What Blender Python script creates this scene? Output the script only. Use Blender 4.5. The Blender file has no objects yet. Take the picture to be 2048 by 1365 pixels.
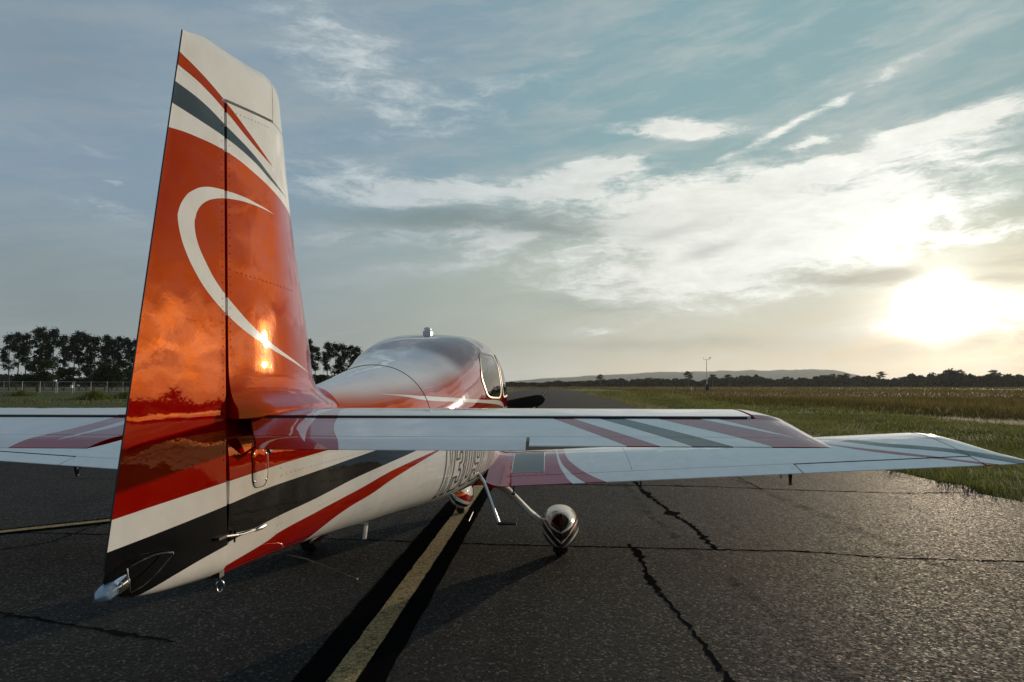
import bpy, bmesh, math, random
import numpy as np
from mathutils import Matrix, Vector
R = math.radians
rng = np.random.default_rng(7)
random.seed(7)
SC = bpy.context.scene
COL = SC.collection

# ------------------------------------------------------------------ camera
cam_d = bpy.data.cameras.new('camera'); cam = bpy.data.objects.new('camera', cam_d); COL.objects.link(cam)
cam_d.sensor_width = 36.0; cam_d.lens = 36.0 * 1335.0 / 2048.0
cam_d.clip_start = 0.05; cam_d.clip_end = 30000
YAW, PITCH = math.atan2(76, 1335), math.atan2(88, 1335)
cam.location = (1.1, -6.4, 1.58)
cam.rotation_euler = (math.pi / 2 + PITCH, 0, YAW)
SC.camera = cam

# ------------------------------------------------------------------ node expression helper
class X:
    """a float socket (or number) with operators that build Math nodes"""
    def __init__(s, nt, v): s.nt, s.v = nt, v
    def _m(s, op, *a, clamp=False):
        n = s.nt.nodes.new('ShaderNodeMath'); n.operation = op; n.use_clamp = clamp
        for i, q in enumerate((s,) + a):
            q = q.v if isinstance(q, X) else q
            if isinstance(q, (int, float)): n.inputs[i].default_value = float(q)
            else: s.nt.links.new(q, n.inputs[i])
        return X(s.nt, n.outputs[0])
    def __add__(s, o): return s._m('ADD', o)
    def __sub__(s, o): return s._m('SUBTRACT', o)
    def __mul__(s, o): return s._m('MULTIPLY', o)
    def __truediv__(s, o): return s._m('DIVIDE', o)
    __radd__ = __add__; __rmul__ = __mul__
    def __rsub__(s, o): return X(s.nt, s.nt_const(o)) - s
    def nt_const(s, o):
        n = s.nt.nodes.new('ShaderNodeValue'); n.outputs[0].default_value = o; return n.outputs[0]
    def __gt__(s, o): return s._m('GREATER_THAN', o)
    def __lt__(s, o): return s._m('LESS_THAN', o)
    def clamp(s): return s._m('ADD', 0.0, clamp=True)
    def abs(s): return s._m('ABSOLUTE')
    def sin(s): return s._m('SINE')
    def cos(s): return s._m('COSINE')
    def exp(s): return s._m('EXPONENT')
    def pow(s, o): return s._m('POWER', o)
    def max(s, o): return s._m('MAXIMUM', o)
    def min(s, o): return s._m('MINIMUM', o)
    def smooth(s, a, b):
        n = s.nt.nodes.new('ShaderNodeMapRange'); n.interpolation_type = 'SMOOTHSTEP'
        s.nt.links.new(s.v, n.inputs['Value']); n.inputs['From Min'].default_value = a; n.inputs['From Max'].default_value = b
        return X(s.nt, n.outputs['Result'])
    def lin(s, a, b, c, d):
        n = s.nt.nodes.new('ShaderNodeMapRange'); s.nt.links.new(s.v, n.inputs['Value'])
        for k, q in zip(('From Min', 'From Max', 'To Min', 'To Max'), (a, b, c, d)): n.inputs[k].default_value = q
        return X(s.nt, n.outputs['Result'])
    def curve(s, pts):
        """value of a piecewise smooth curve given as (in, out) points"""
        p = np.array(sorted(pts), float); x0, x1 = p[0, 0], p[-1, 0]; y0, y1 = p[:, 1].min(), p[:, 1].max()
        if y1 - y0 < 1e-6: y1 = y0 + 1e-3
        n = s.nt.nodes.new('ShaderNodeFloatCurve'); c = n.mapping.curves[0]
        n.mapping.use_clip = False
        q = [((a - x0) / (x1 - x0), (b - y0) / (y1 - y0)) for a, b in p]
        c.points[0].location = q[0]; c.points[1].location = q[-1]
        for a in q[1:-1]: c.points.new(*a)
        n.mapping.update()
        s.nt.links.new(s.lin(x0, x1, 0, 1).v, n.inputs['Value'])
        return X(s.nt, n.outputs[0]).lin(0, 1, y0, y1)
def vec(nt, x, y, z):
    n = nt.nodes.new('ShaderNodeCombineXYZ')
    for i, q in enumerate((x, y, z)):
        if isinstance(q, X): nt.links.new(q.v, n.inputs[i])
        else: n.inputs[i].default_value = q
    return n.outputs[0]
def noise(nt, co, scale, detail=4, rough=.55, dist=0.0):
    n = nt.nodes.new('ShaderNodeTexNoise'); n.inputs['Scale'].default_value = scale; n.inputs['Detail'].default_value = detail
    n.inputs['Roughness'].default_value = rough; n.inputs['Distortion'].default_value = dist
    if co is not None: nt.links.new(co, n.inputs['Vector'])
    return X(nt, n.outputs['Fac'])
def voro(nt, co, scale, feat='F1', rnd=1.0):
    n = nt.nodes.new('ShaderNodeTexVoronoi'); n.feature = feat; n.inputs['Scale'].default_value = scale
    n.inputs['Randomness'].default_value = rnd
    if co is not None: nt.links.new(co, n.inputs['Vector'])
    return X(nt, n.outputs['Distance'])
def mixc(nt, f, a, b):
    n = nt.nodes.new('ShaderNodeMix'); n.data_type = 'RGBA'
    if isinstance(f, X): nt.links.new(f.v, n.inputs[0])
    else: n.inputs[0].default_value = f
    for i, q in ((6, a), (7, b)):
        if isinstance(q, (tuple, list)): n.inputs[i].default_value = (*q[:3], 1)
        else: nt.links.new(q, n.inputs[i])
    return n.outputs[2]
def vmath(nt, op, a, b):
    n = nt.nodes.new('ShaderNodeVectorMath'); n.operation = op
    for i, q in enumerate((a, b)):
        if q is None: continue
        if op == 'SCALE' and i == 1:
            if isinstance(q, X): nt.links.new(q.v, n.inputs['Scale'])
            else: n.inputs['Scale'].default_value = q
        elif isinstance(q, (tuple, list)): n.inputs[i].default_value = q
        else: nt.links.new(q, n.inputs[i])
    return n.outputs[0]

# ------------------------------------------------------------------ world: evening sky with veils of cloud
SUN_AZ, SUN_EL = 29.55, 5.6            # degrees right of +Y, above the horizon
world = bpy.data.worlds.new('World'); SC.world = world; world.use_nodes = True
wt = world.node_tree; wt.nodes.clear()
w_out = wt.nodes.new('ShaderNodeOutputWorld'); w_bg = wt.nodes.new('ShaderNodeBackground')
wt.links.new(w_bg.outputs[0], w_out.inputs['Surface'])
tc = wt.nodes.new('ShaderNodeTexCoord')
sp = wt.nodes.new('ShaderNodeSeparateXYZ'); wt.links.new(tc.outputs['Generated'], sp.inputs[0])
dx, dy, dz = (X(wt, sp.outputs[i]) for i in range(3))
AZ = dx._m('ARCTAN2', dy) * 57.29578
EL = dz.max(-1).min(1)._m('ARCSINE') * 57.29578
sdir = (math.sin(R(SUN_AZ)) * math.cos(R(SUN_EL)), math.cos(R(SUN_AZ)) * math.cos(R(SUN_EL)), math.sin(R(SUN_EL)))
ANG = (dx * sdir[0] + dy * sdir[1] + dz * sdir[2]).max(-1).min(1)._m('ARCCOSINE') * 57.29578
# warp of the angular coordinates, so that the clouds have ragged, drawn-out edges
wv = vec(wt, AZ * .055, EL * .20, 0)
def noise3(co, scale, detail, rough):
    n = wt.nodes.new('ShaderNodeTexNoise'); n.inputs['Scale'].default_value = scale; n.inputs['Detail'].default_value = detail; n.inputs['Roughness'].default_value = rough
    wt.links.new(co, n.inputs['Vector']); return n.outputs['Color'], X(wt, n.outputs['Fac'])
warp_c, warp_f = noise3(wv, 1.7, 6, .62)
ae = vec(wt, AZ, EL, 0)
warped = vmath(wt, 'ADD', ae, vmath(wt, 'MULTIPLY', vmath(wt, 'SUBTRACT', warp_c, (.5, .5, .5)), (5.5, 2.6, 0)))
puff_c, puff = noise3(vmath(wt, 'MULTIPLY', warped, (.16, .55, 0)), 1.35, 8, .69)
streak_c, streak = noise3(vmath(wt, 'ADD', vmath(wt, 'MULTIPLY', vec(wt, AZ * .9 + EL * .45, EL - AZ * .20, 0), (.050, .30, 0)), vmath(wt, 'SCALE', warp_c, .8)), 1.2, 6, .6)
BLOBS = [
(19.5,12.0,13.5,4.0,12,'b',1.0),(9.84,14.2,7.0,1.9,14,'b',.65),(-9.52,16.30,10.8,1.05,3,'b',.75),(2.23,16.9,5.2,1.2,8,'b',.85),(-1,14.2,13,1.5,4,'b',.26),(7,9.0,12,1.7,6,'b',.24),(-15,12.6,9,.9,2,'b',.28),(-27,20,9,1.6,-8,'b',.22),
(5.04,18.10,3.0,.75,10,'b',.7),(11.39,20.62,4.9,.66,-4,'b',1.0),(31.4,18.4,3.4,.60,-3,'b',.95),(21.27,18.61,1.5,.32,8,'b',.8),
(20.58,20.30,11.5,.42,19,'b',.45),(23.5,16.9,10.0,.75,12,'b',.75),(-4.08,12.06,3.3,.95,0,'b',.55),(-8,10.2,8,.9,3,'b',.30),
(3.85,4.62,1.5,.36,5,'b',.40),(-17.7,26.0,8.0,4.2,-25,'b',.40),(-4.3,24.0,11.5,3.2,20,'b',.20),(-34.4,14.33,.75,.22,0,'b',.45),
(-35.0,12.74,3.6,.8,-5,'b',.35),(-37.9,16.79,5,.5,-6,'b',.25),(-20.4,17.4,10,1.2,-4,'b',.20),(29.5,4.6,4.6,.9,4,'b',.75),(33.5,10.6,4,.9,-4,'b',.25),
(36.0,8.4,4.2,.55,-3,'d',.9),(25.0,8.05,5.2,.60,-2,'d',.9),(33.0,7.2,3.2,.45,-4,'d',.7),(-7.5,14.0,10.0,1.15,0,'d',.55),
(1.34,12.9,5.0,1.0,3,'d',.45),(10.23,12.68,4.5,.8,16,'d',.35),(33,3.1,8.0,.60,5,'d',.7),(12.5,3.32,13,.7,0,'d',.25),
(4.0,6.83,6.4,.85,-3,'d',.25),(13.44,11.28,2.4,.5,18,'d',.5),(-38.8,7.4,7,3.8,0,'d',.22),(-38.8,22.5,7,3.8,0,'d',.18),(36,14.0,3.5,1.8,10,'t',.8),
# cloud all round the sky; patches right of the sun added for fin reflections
(56,6.0,12,1.3,5,'b',.6),(46,9.5,8,.9,4,'d',.5),(47,3.6,9,.9,3,'b',.6),(47,18,9,6,0,'d',.75),(43,5.0,7.5,2.2,4,'b',.85),(78,18,16,2.2,-6,'b',.35),(105,11,18,1.8,4,'b',.3),(145,15,20,2.5,-5,'b',.25),
(-60,14,13,1.6,4,'b',.25),(-88,20,18,2.4,-4,'b',.25),(-125,12,18,2,3,'b',.25),(-165,18,20,2.6,0,'b',.25)]
acc = {}
for a0, e0, sa, se, rot, kind, amp in BLOBS:
    mp = wt.nodes.new('ShaderNodeMapping'); mp.vector_type = 'TEXTURE'
    mp.inputs['Location'].default_value = (a0, e0, 0); mp.inputs['Rotation'].default_value = (0, 0, R(rot)); mp.inputs['Scale'].default_value = (sa, se, 1)
    wt.links.new(warped, mp.inputs['Vector'])
    dt = wt.nodes.new('ShaderNodeVectorMath'); dt.operation = 'DOT_PRODUCT'; wt.links.new(mp.outputs[0], dt.inputs[0]); wt.links.new(mp.outputs[0], dt.inputs[1])
    pw = wt.nodes.new('ShaderNodeMath'); pw.operation = 'POWER'; pw.inputs[0].default_value = math.exp(-1); wt.links.new(dt.outputs['Value'], pw.inputs[1])
    ma = wt.nodes.new('ShaderNodeMath'); ma.operation = 'MULTIPLY_ADD'; wt.links.new(pw.outputs[0], ma.inputs[0]); ma.inputs[1].default_value = amp
    if kind in acc: wt.links.new(acc[kind], ma.inputs[2])
    else: ma.inputs[2].default_value = 0.0
    acc[kind] = ma.outputs[0]
bright0, dark0, teal0 = X(wt, acc['b']), X(wt, acc['d']), X(wt, acc['t'])
bright = (bright0 * 1.55 + (puff - .5) * 3.4 * (bright0 * 2.0).clamp()).smooth(.15, 1.0)
dark = (dark0 * 1.3 + (puff - .5) * 1.2 * (dark0 * 2).clamp()).clamp()
veil = streak.smooth(.40, .70) * .50 + puff.smooth(.48, .80) * .20
wide = (ANG * (-1 / 26.0)).exp()
nish = wt.nodes.new('ShaderNodeTexSky'); nish.sky_type = 'NISHITA'; nish.sun_disc = False
nish.sun_elevation = R(SUN_EL); nish.sun_rotation = R(SUN_AZ); nish.dust_density = 2.0
hor = mixc(wt, wide.smooth(.06, .50), (.245, .290, .300), (.480, .465, .385))
zen = mixc(wt, wide.smooth(.05, .40), (.215, .300, .385), (.225, .375, .410))
base = mixc(wt, EL.smooth(1, 17), hor, zen)
midg = ((EL - 9.5) * (EL - 9.5) * (-1 / 30.0)).exp() * wide.smooth(.08, .32)
base = mixc(wt, midg * .55, base, (.415, .470, .375))
base = mixc(wt, teal0.clamp() * .9, base, (.25, .42, .40))
base = vmath(wt, 'ADD', base, vmath(wt, 'SCALE', nish.outputs[0], .006))
soft = vmath(wt, 'DOT_PRODUCT', None, None) if False else ((AZ - 17.5) * (AZ - 16.5) * (-1 / 150.0) + (EL - 9.0) * (EL - 9.0) * (-1 / 34.0)).exp()
base = mixc(wt, soft * .72, base, (.66, .68, .60))
cl_col = mixc(wt, wide.smooth(.08, .50), (.430, .500, .535), (.80, .81, .75))
cl_col = vmath(wt, 'SCALE', cl_col, (ANG * ANG * (-1 / (9.0 ** 2))).exp() * .35 + 1.0)
sky_c = mixc(wt, veil * (1 - dark), base, vmath(wt, 'SCALE', cl_col, .80))
sky_c = mixc(wt, bright, sky_c, vmath(wt, 'SCALE', cl_col, (puff - .5) * .7 + 1.05 + (ANG * ANG * (-1 / 120.0)).exp() * .12))
dk_col = mixc(wt, wide.smooth(.38, .85), (.150, .195, .195), (.50, .48, .40))
sky_c = mixc(wt, (dark * .85).clamp() * (1 - bright * .30), sky_c, dk_col)
hz = (EL * EL * (-1 / 9.0)).exp() * (ANG * (-1 / 22.0)).exp()
sky_c = vmath(wt, 'ADD', sky_c, vmath(wt, 'SCALE', (.06, .045, .012), hz))
band = ((EL - 4.5) * (EL - 4.5) * (-1 / 14.0) + (AZ - 43.5) * (AZ - 43.5) * (-1 / 60.0)).exp() * puff.smooth(.32, .68).lin(0, 1, .12, 1.3)
sky_c = vmath(wt, 'ADD', sky_c, vmath(wt, 'SCALE', (1.0, .84, .52), band * 2.0))       # bright low band added right of the sun, for the fin's reflection
core = (ANG * ANG * (-1 / (1.5 ** 2))).exp() * 11 + (ANG * ANG * (-1 / (4.4 ** 2))).exp() * .55
sky_c = vmath(wt, 'ADD', sky_c, vmath(wt, 'SCALE', (1.0, .96, .84), core * (1 - dark * .55)))
wt.links.new(sky_c, w_bg.inputs['Color']); w_bg.inputs['Strength'].default_value = 1.0
world.cycles.sampling_method = 'MANUAL'; world.cycles.sample_map_resolution = 1024

sun_d = bpy.data.lights.new('sun', 'SUN'); sun = bpy.data.objects.new('sun', sun_d); COL.objects.link(sun)
sun_d.energy = 3.9; sun_d.angle = R(0.8); sun_d.color = (1.0, .80, .56)
sun.rotation_euler = Vector(sdir).to_track_quat('Z', 'Y').to_euler(); sun.location = (20, 30, 20)

SC.view_settings.view_transform = 'Standard'; SC.view_settings.look = 'None'
SC.view_settings.exposure = 0.0; SC.view_settings.gamma = 1.0
SC.cycles.use_denoising = True
SC.cycles.sample_clamp_indirect = 6.0
SC.cycles.max_bounces = 8; SC.cycles.transparent_max_bounces = 12
SC.cycles.caustics_reflective = False; SC.cycles.caustics_refractive = False

# ------------------------------------------------------------------ mesh helpers
def tag(o, label=None, cat=None, group=None, kind=None):
    for k, q in (('label', label), ('category', cat), ('group', group), ('kind', kind)):
        if q: o[k] = q
    return o
def link(name, me, parent=None):
    o = bpy.data.objects.new(name, me); COL.objects.link(o)
    if parent is not None: o.parent = parent
    return o
def mk(name, verts, faces, mat, parent=None, smooth=True, ang=35):
    me = bpy.data.meshes.new(name)
    me.from_pydata([tuple(map(float, v)) for v in verts], [], [tuple(int(i) for i in f) for f in faces])
    me.update()
    bm = bmesh.new(); bm.from_mesh(me)
    bmesh.ops.remove_doubles(bm, verts=bm.verts, dist=1e-6)
    bmesh.ops.recalc_face_normals(bm, faces=bm.faces); bm.to_mesh(me); bm.free()
    if smooth:
        me.shade_smooth(); me.set_sharp_from_angle(angle=R(ang))
    if mat is not None: me.materials.append(mat)
    return link(name, me, parent)
class MB:
    """collects shapes for one part"""
    def __init__(s): s.v, s.f = [], []
    def add(s, v, f):
        n = len(s.v); s.v += [tuple(q) for q in v]; s.f += [tuple(i + n for i in q) for q in f]; return s
    def box(s, c, d, rz=0):
        v = []
        for sz in (-1, 1):
            for sx, sy in ((-1, -1), (1, -1), (1, 1), (-1, 1)):
                x, y = sx * d[0] / 2, sy * d[1] / 2
                v.append((c[0] + x * math.cos(rz) - y * math.sin(rz), c[1] + x * math.sin(rz) + y * math.cos(rz), c[2] + sz * d[2] / 2))
        return s.add(v, [(0, 3, 2, 1), (4, 5, 6, 7), (0, 1, 5, 4), (1, 2, 6, 5), (2, 3, 7, 6), (3, 0, 4, 7)])
    def tube(s, pts, rad, n=10, cap=True, flat=1.0, updir=None):
        pts = [Vector(p) for p in pts]; rad = rad if isinstance(rad, (list, tuple)) else [rad] * len(pts)
        v, f = [], []
        for i, p in enumerate(pts):
            t = (pts[min(i + 1, len(pts) - 1)] - pts[max(i - 1, 0)]).normalized()
            up = Vector(updir) if updir else (Vector((0, 0, 1)) if abs(t.z) < .95 else Vector((0, 1, 0)))
            a = t.cross(up).normalized(); b = a.cross(t).normalized()
            for k in range(n):
                q = 2 * math.pi * k / n
                v.append(p + a * math.cos(q) * rad[i] * flat + b * math.sin(q) * rad[i])
        for i in range(len(pts) - 1):
            for k in range(n):
                f.append((i * n + k, i * n + (k + 1) % n, (i + 1) * n + (k + 1) % n, (i + 1) * n + k))
        if cap:
            f.append(tuple(range(n))); f.append(tuple((len(pts) - 1) * n + k for k in range(n)))
        return s.add(v, f)
    def lathe(s, c, axis, prof, n=16):
        """prof: (along, radius) along axis from c"""
        ax = Vector(axis).normalized(); a = ax.orthogonal().normalized(); b = ax.cross(a)
        v, f = [], []
        for h, r in prof:
            for k in range(n):
                q = 2 * math.pi * k / n
                v.append(Vector(c) + ax * h + (a * math.cos(q) + b * math.sin(q)) * max(r, 1e-4))
        for i in range(len(prof) - 1):
            for k in range(n):
                f.append((i * n + k, i * n + (k + 1) % n, (i + 1) * n + (k + 1) % n, (i + 1) * n + k))
        f.append(tuple(range(n))); f.append(tuple((len(prof) - 1) * n + k for k in range(n)))
        return s.add(v, f)
    def solid(s, fn, nu, nv):
        """closed solid between two surfaces: fn(u,v) -> (point on one side, point on the other)"""
        A, B = [], []
        for j in range(nv + 1):
            for i in range(nu + 1):
                a, b = fn(i / nu, j / nv); A.append(a); B.append(b)
        n = len(A); W = nu + 1; f = []
        for j in range(nv):
            for i in range(nu):
                q = (j * W + i, j * W + i + 1, (j + 1) * W + i + 1, (j + 1) * W + i)
                f.append(q); f.append(tuple(k + n for k in reversed(q)))
        rim = [i for i in range(W)] + [j * W + nu for j in range(1, nv + 1)] + [nv * W + i for i in range(nu - 1, -1, -1)] + [j * W for j in range(nv - 1, 0, -1)]
        for k in range(len(rim)):
            a, b = rim[k], rim[(k + 1) % len(rim)]; f.append((a, a + n, b + n, b))
        return s.add(A + B, f)
    def build(s, name, mat, parent=None, smooth=True, ang=35): return mk(name, s.v, s.f, mat, parent, smooth, ang)
def big(name, V, T, mat, parent=None, attr=None):
    """large triangle mesh from numpy arrays"""
    me = bpy.data.meshes.new(name); V = np.asarray(V, np.float32); T = np.asarray(T, np.int32)
    me.vertices.add(len(V)); me.vertices.foreach_set('co', V.ravel())
    me.loops.add(T.size); me.loops.foreach_set('vertex_index', T.ravel())
    me.polygons.add(len(T)); k = T.shape[1]
    me.polygons.foreach_set('loop_start', np.arange(0, T.size, k, dtype=np.int32))
    me.polygons.foreach_set('loop_total', np.full(len(T), k, np.int32))
    if attr is not None:
        a = me.attributes.new('tone', 'FLOAT', 'POINT'); a.data.foreach_set('value', np.asarray(attr, np.float32))
    me.update(calc_edges=True)
    if mat is not None: me.materials.append(mat)
    return link(name, me, parent)

# ------------------------------------------------------------------ materials
def new_mat(name):
    m = bpy.data.materials.new(name); m.use_nodes = True; nt = m.node_tree; nt.nodes.clear()
    out = nt.nodes.new('ShaderNodeOutputMaterial'); return m, nt, out
def principled(nt, **kw):
    b = nt.nodes.new('ShaderNodeBsdfPrincipled')
    for k, q in kw.items():
        k = k.replace('_', ' ')
        if isinstance(q, X): nt.links.new(q.v, b.inputs[k])
        elif isinstance(q, bpy.types.NodeSocket): nt.links.new(q, b.inputs[k])
        elif isinstance(q, tuple): b.inputs[k].default_value = (*q[:3], 1)
        else: b.inputs[k].default_value = q
    return b
def simple(name, col, rough=.5, metal=0.0, coat=0.0, var=.12, scale=6, spec=.5):
    m, nt, out = new_mat(name)
    t = nt.nodes.new('ShaderNodeTexCoord'); n = noise(nt, t.outputs['Object'], scale, 5, .6)
    c = mixc(nt, n, tuple(q * (1 - var) for q in col), tuple(min(1, q * (1 + var)) for q in col))
    b = principled(nt, Base_Color=c, Roughness=rough, Metallic=metal, Specular_IOR_Level=spec, Coat_Weight=coat, Coat_Roughness=.04)
    nt.links.new(b.outputs[0], out.inputs[0]); return m
def bump(nt, h, strength, dist):
    b = nt.nodes.new('ShaderNodeBump'); b.inputs['Strength'].default_value = strength; b.inputs['Distance'].default_value = dist
    nt.links.new(h.v, b.inputs['Height']); return b.outputs[0]

WHITE = (.75, .74, .72); RED = (.34, .0004, .0015); BLACK = (.005, .005, .006); SLATE = (.030, .040, .050)
def paint(name, maskfn, wobble=.0024, tint=(.60, .71)):
    """aircraft paint: maskfn(nt, x, y, z) -> (red, black, slate) masks over white"""
    m, nt, out = new_mat(name)
    t = nt.nodes.new('ShaderNodeTexCoord'); s = nt.nodes.new('ShaderNodeSeparateXYZ'); nt.links.new(t.outputs['Object'], s.inputs[0])
    x, y, z = (X(nt, s.outputs[i]) for i in range(3))
    red, black, slate, *fade = maskfn(nt, x, y, z)
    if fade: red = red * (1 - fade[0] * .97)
    dirt = noise(nt, t.outputs['Object'], 9, 6, .65)
    c = mixc(nt, dirt.smooth(.35, .8), WHITE, (.67, .65, .61))
    if fade: c = mixc(nt, fade[0], c, mixc(nt, fade[1], (.66, .61, .60), (.16, .080, .095)))     # silver rear deck; cabin top darkened, the dim sky's reflection put into its colour
    c = mixc(nt, red, c, RED)
    if slate is not None: c = mixc(nt, slate, c, SLATE)
    if black is not None: c = mixc(nt, black, c, BLACK)
    # sheet metal is never quite flat: long soft waves, plus a trace of orange peel
    wv = noise(nt, t.outputs['Object'], 3.2, 2, .5) + noise(nt, t.outputs['Object'], 60, 2, .5) * .02
    nb = bump(nt, wv, .5, wobble * 4)
    lw = nt.nodes.new('ShaderNodeLayerWeight'); lw.inputs[0].default_value = .5; fac_ = X(nt, lw.outputs['Facing']); graz = fac_.smooth(.66, .88)   # clear coat turns white at grazing angles
    b = principled(nt, Base_Color=c, Roughness=.34, Metallic=0.0, Specular_IOR_Level=0.0, Coat_Weight=1 - red * (1 - graz) * .72, Coat_Roughness=dirt.smooth(.45, .85) * .022 + .010, Coat_IOR=1.5)
    nt.links.new(nb, b.inputs['Normal']); nt.links.new(nb, b.inputs['Coat Normal'])
    g = nt.nodes.new('ShaderNodeBsdfGlossy'); nt.links.new(mixc(nt, fac_.smooth(*tint), (1.0, .235, .002), (.70, .72, .80)), g.inputs['Color']); g.inputs['Roughness'].default_value = .012
    nt.links.new(nb, g.inputs['Normal'])
    mx = nt.nodes.new('ShaderNodeMixShader'); nt.links.new((red * (.24 + graz * .10)).v, mx.inputs[0])
    nt.links.new(b.outputs[0], mx.inputs[1]); nt.links.new(g.outputs[0], mx.inputs[2])
    nt.links.new(mx.outputs[0], out.inputs[0]); return m

S1U = [(-4.60,2.582),(-4.532,2.572),(-4.437,2.557),(-4.28,2.518),(-4.136,2.473),(-3.986,2.426),(-3.939,2.413)]
S1L = [(-4.60,2.535),(-4.542,2.529),(-4.436,2.52),(-4.287,2.488),(-4.148,2.45),(-4.001,2.421),(-3.939,2.413)]
S2U = [(-4.62,2.476),(-4.55,2.474),(-4.435,2.468),(-4.278,2.439),(-4.134,2.413),(-3.955,2.368),(-3.796,2.334)]
S2L = [(-4.62,2.404),(-4.56,2.403),(-4.434,2.402),(-4.285,2.399),(-4.146,2.387),(-3.955,2.353),(-3.796,2.333)]
RT = [(-4.65,2.310),(-4.574,2.325),(-4.467,2.342),(-4.271,2.354),(-4.095,2.340),(-3.907,2.314),(-3.73,2.275),(-3.5,2.2)]
CO_top = [(-4.53,2.08),(-4.503,2.134),(-4.463,2.17),(-4.392,2.203),(-4.316,2.218),(-4.25,2.226),(-4.13,2.234),(-3.939,2.231)]
CI_top = [(-4.53,2.02),(-4.453,2.08),(-4.441,2.11),(-4.406,2.148),(-4.354,2.175),(-4.266,2.2),(-4.129,2.221),(-3.939,2.231)]
CO_low = [(1.627,-3.561),(1.668,-3.759),(1.717,-3.989),(1.768,-4.174),(1.808,-4.271),(1.87,-4.383),(1.92,-4.443),(1.978,-4.492),(2.029,-4.519),(2.083,-4.53),(2.10,-4.527)]
CI_low = [(1.627,-3.561),(1.677,-3.759),(1.739,-3.99),(1.788,-4.118),(1.838,-4.221),(1.862,-4.264),(1.909,-4.338),(1.961,-4.393),(2.012,-4.434),(2.063,-4.452),(2.10,-4.451)]
B1 = [(-4.9,1.236),(-4.761,1.242),(-4.631,1.25),(-4.256,1.269),(-4.029,1.280),(-3.884,1.287),(-3.382,1.307),(-2.4,1.345),(-1,1.36),(2.6,1.36)]
B2 = [(-4.9,1.157),(-4.774,1.165),(-4.628,1.173),(-4.253,1.195),(-4.027,1.210),(-3.882,1.215),(-3.511,1.230),(-2.921,1.266),(-2.0,1.312),(-1.2,1.335)]
B3 = [(-4.9,.99),(-4.629,1.027),(-4.48,1.049),(-4.246,1.07),(-3.98,1.090),(-3.632,1.112),(-3.215,1.153),(-2.447,1.217),(-1.8,1.29),(-1.2,1.335)]
B4 = [(-4.9,.90),(-4.40,.975),(-4.232,.990),(-3.986,1.013),(-3.904,1.028),(-3.616,1.052),(-3.277,1.083),(-2.875,1.133),(-2.045,1.181)]
B5 = [(-4.9,.60),(-3.80,.84),(-3.623,.927),(-3.5,.972),(-3.321,1.012),(-3.111,1.042),(-2.865,1.087),(-2.045,1.180)]
SWU = [(-2.86,1.534),(-2.426,1.517),(-1.849,1.494),(-1.047,1.462),(-.322,1.440),(.2,1.36)]
SWL = [(-2.86,1.533),(-2.62,1.516),(-2.268,1.484),(-1.734,1.463),(-.949,1.432),(-.235,1.394),(.2,1.35)]
def livery_body(nt, x, y, z):
    red = (z < y.curve(RT)) * (z > y.curve(B1))
    s1 = (z < y.curve(S1U)) * (z > y.curve(S1L)) * (y < -3.939)
    ctop = (z < y.curve(CO_top)) * (z > y.curve(CI_top)) * (y < -3.939) * (y > -4.53) * (z > 2.083)
    clow = (y > z.curve(CO_low)) * (y < z.curve(CI_low)) * (z < 2.0831) * (z > 1.627)
    sw = (z < y.curve(SWU)) * (z > y.curve(SWL)) * (y > -2.86) * (y < .2)
    red2 = (z < y.curve(B4)) * (z > y.curve(B5)) * (y < -2.045)
    red = (red * (1 - ctop.max(clow).max(sw))).max(s1).max(red2)
    black = (z < y.curve(B2)) * (z > y.curve(B3)) * (y < -1.2)
    slate = (z < y.curve(S2U)) * (z > y.curve(S2L)) * (y < -3.796)
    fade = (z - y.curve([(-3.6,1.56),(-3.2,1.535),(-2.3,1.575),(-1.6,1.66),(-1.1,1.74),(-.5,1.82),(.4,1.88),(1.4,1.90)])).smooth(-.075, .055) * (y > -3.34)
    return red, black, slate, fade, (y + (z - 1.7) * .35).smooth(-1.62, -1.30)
WS1 = [(-.82,1.297),(-.569,1.215),(-.238,1.169),(.213,1.155),(.7,1.15)]
WS2 = [(-.82,1.405),(-.516,1.259),(-.242,1.195),(.209,1.169),(.7,1.155)]
WR = [(-.82,1.59),(-.581,1.407),(-.372,1.315),(-.124,1.252),(.222,1.237),(.7,1.235)]
GRU = [(3.3,.45),(3.85,.082),(4.11,-.138),(4.377,-.292),(4.547,-.39),(4.768,-.564),(5.1,-.9)]
GRL = [(3.3,.44),(3.801,-.033),(4.054,-.251),(4.321,-.393),(4.488,-.491),(4.693,-.681),(5.1,-1.0)]
RSU = [(3.3,.18),(3.585,-.031),(3.827,-.242),(4.086,-.414),(4.332,-.57),(4.7,-.80)]
RSL = [(3.3,.175),(3.576,-.051),(3.8,-.30),(4.052,-.481),(4.307,-.615),(4.7,-.88)]
def livery_wing(nt, x, y, z):
    a = x.abs()
    red = (a < y.curve(WR)) * (1 - (a > y.curve(WS1)) * (a < y.curve(WS2)))
    rs = (y < a.curve(RSU)) * (y > a.curve(RSL)) * (a > 3.3) * (a < 4.7)
    tip = (y > a.curve([(4.1,.28),(4.419,.03),(4.657,-.15),(5.1,-.45)])) * (y < a.curve([(4.1,.30),(4.419,.12),(4.657,-.02),(5.1,-.2)])) * (a > 4.1)
    sl = (y < a.curve(GRU)) * (y > a.curve(GRL)) * (a > 3.3)
    return red.max(rs).max(tip * .6), None, sl
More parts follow.
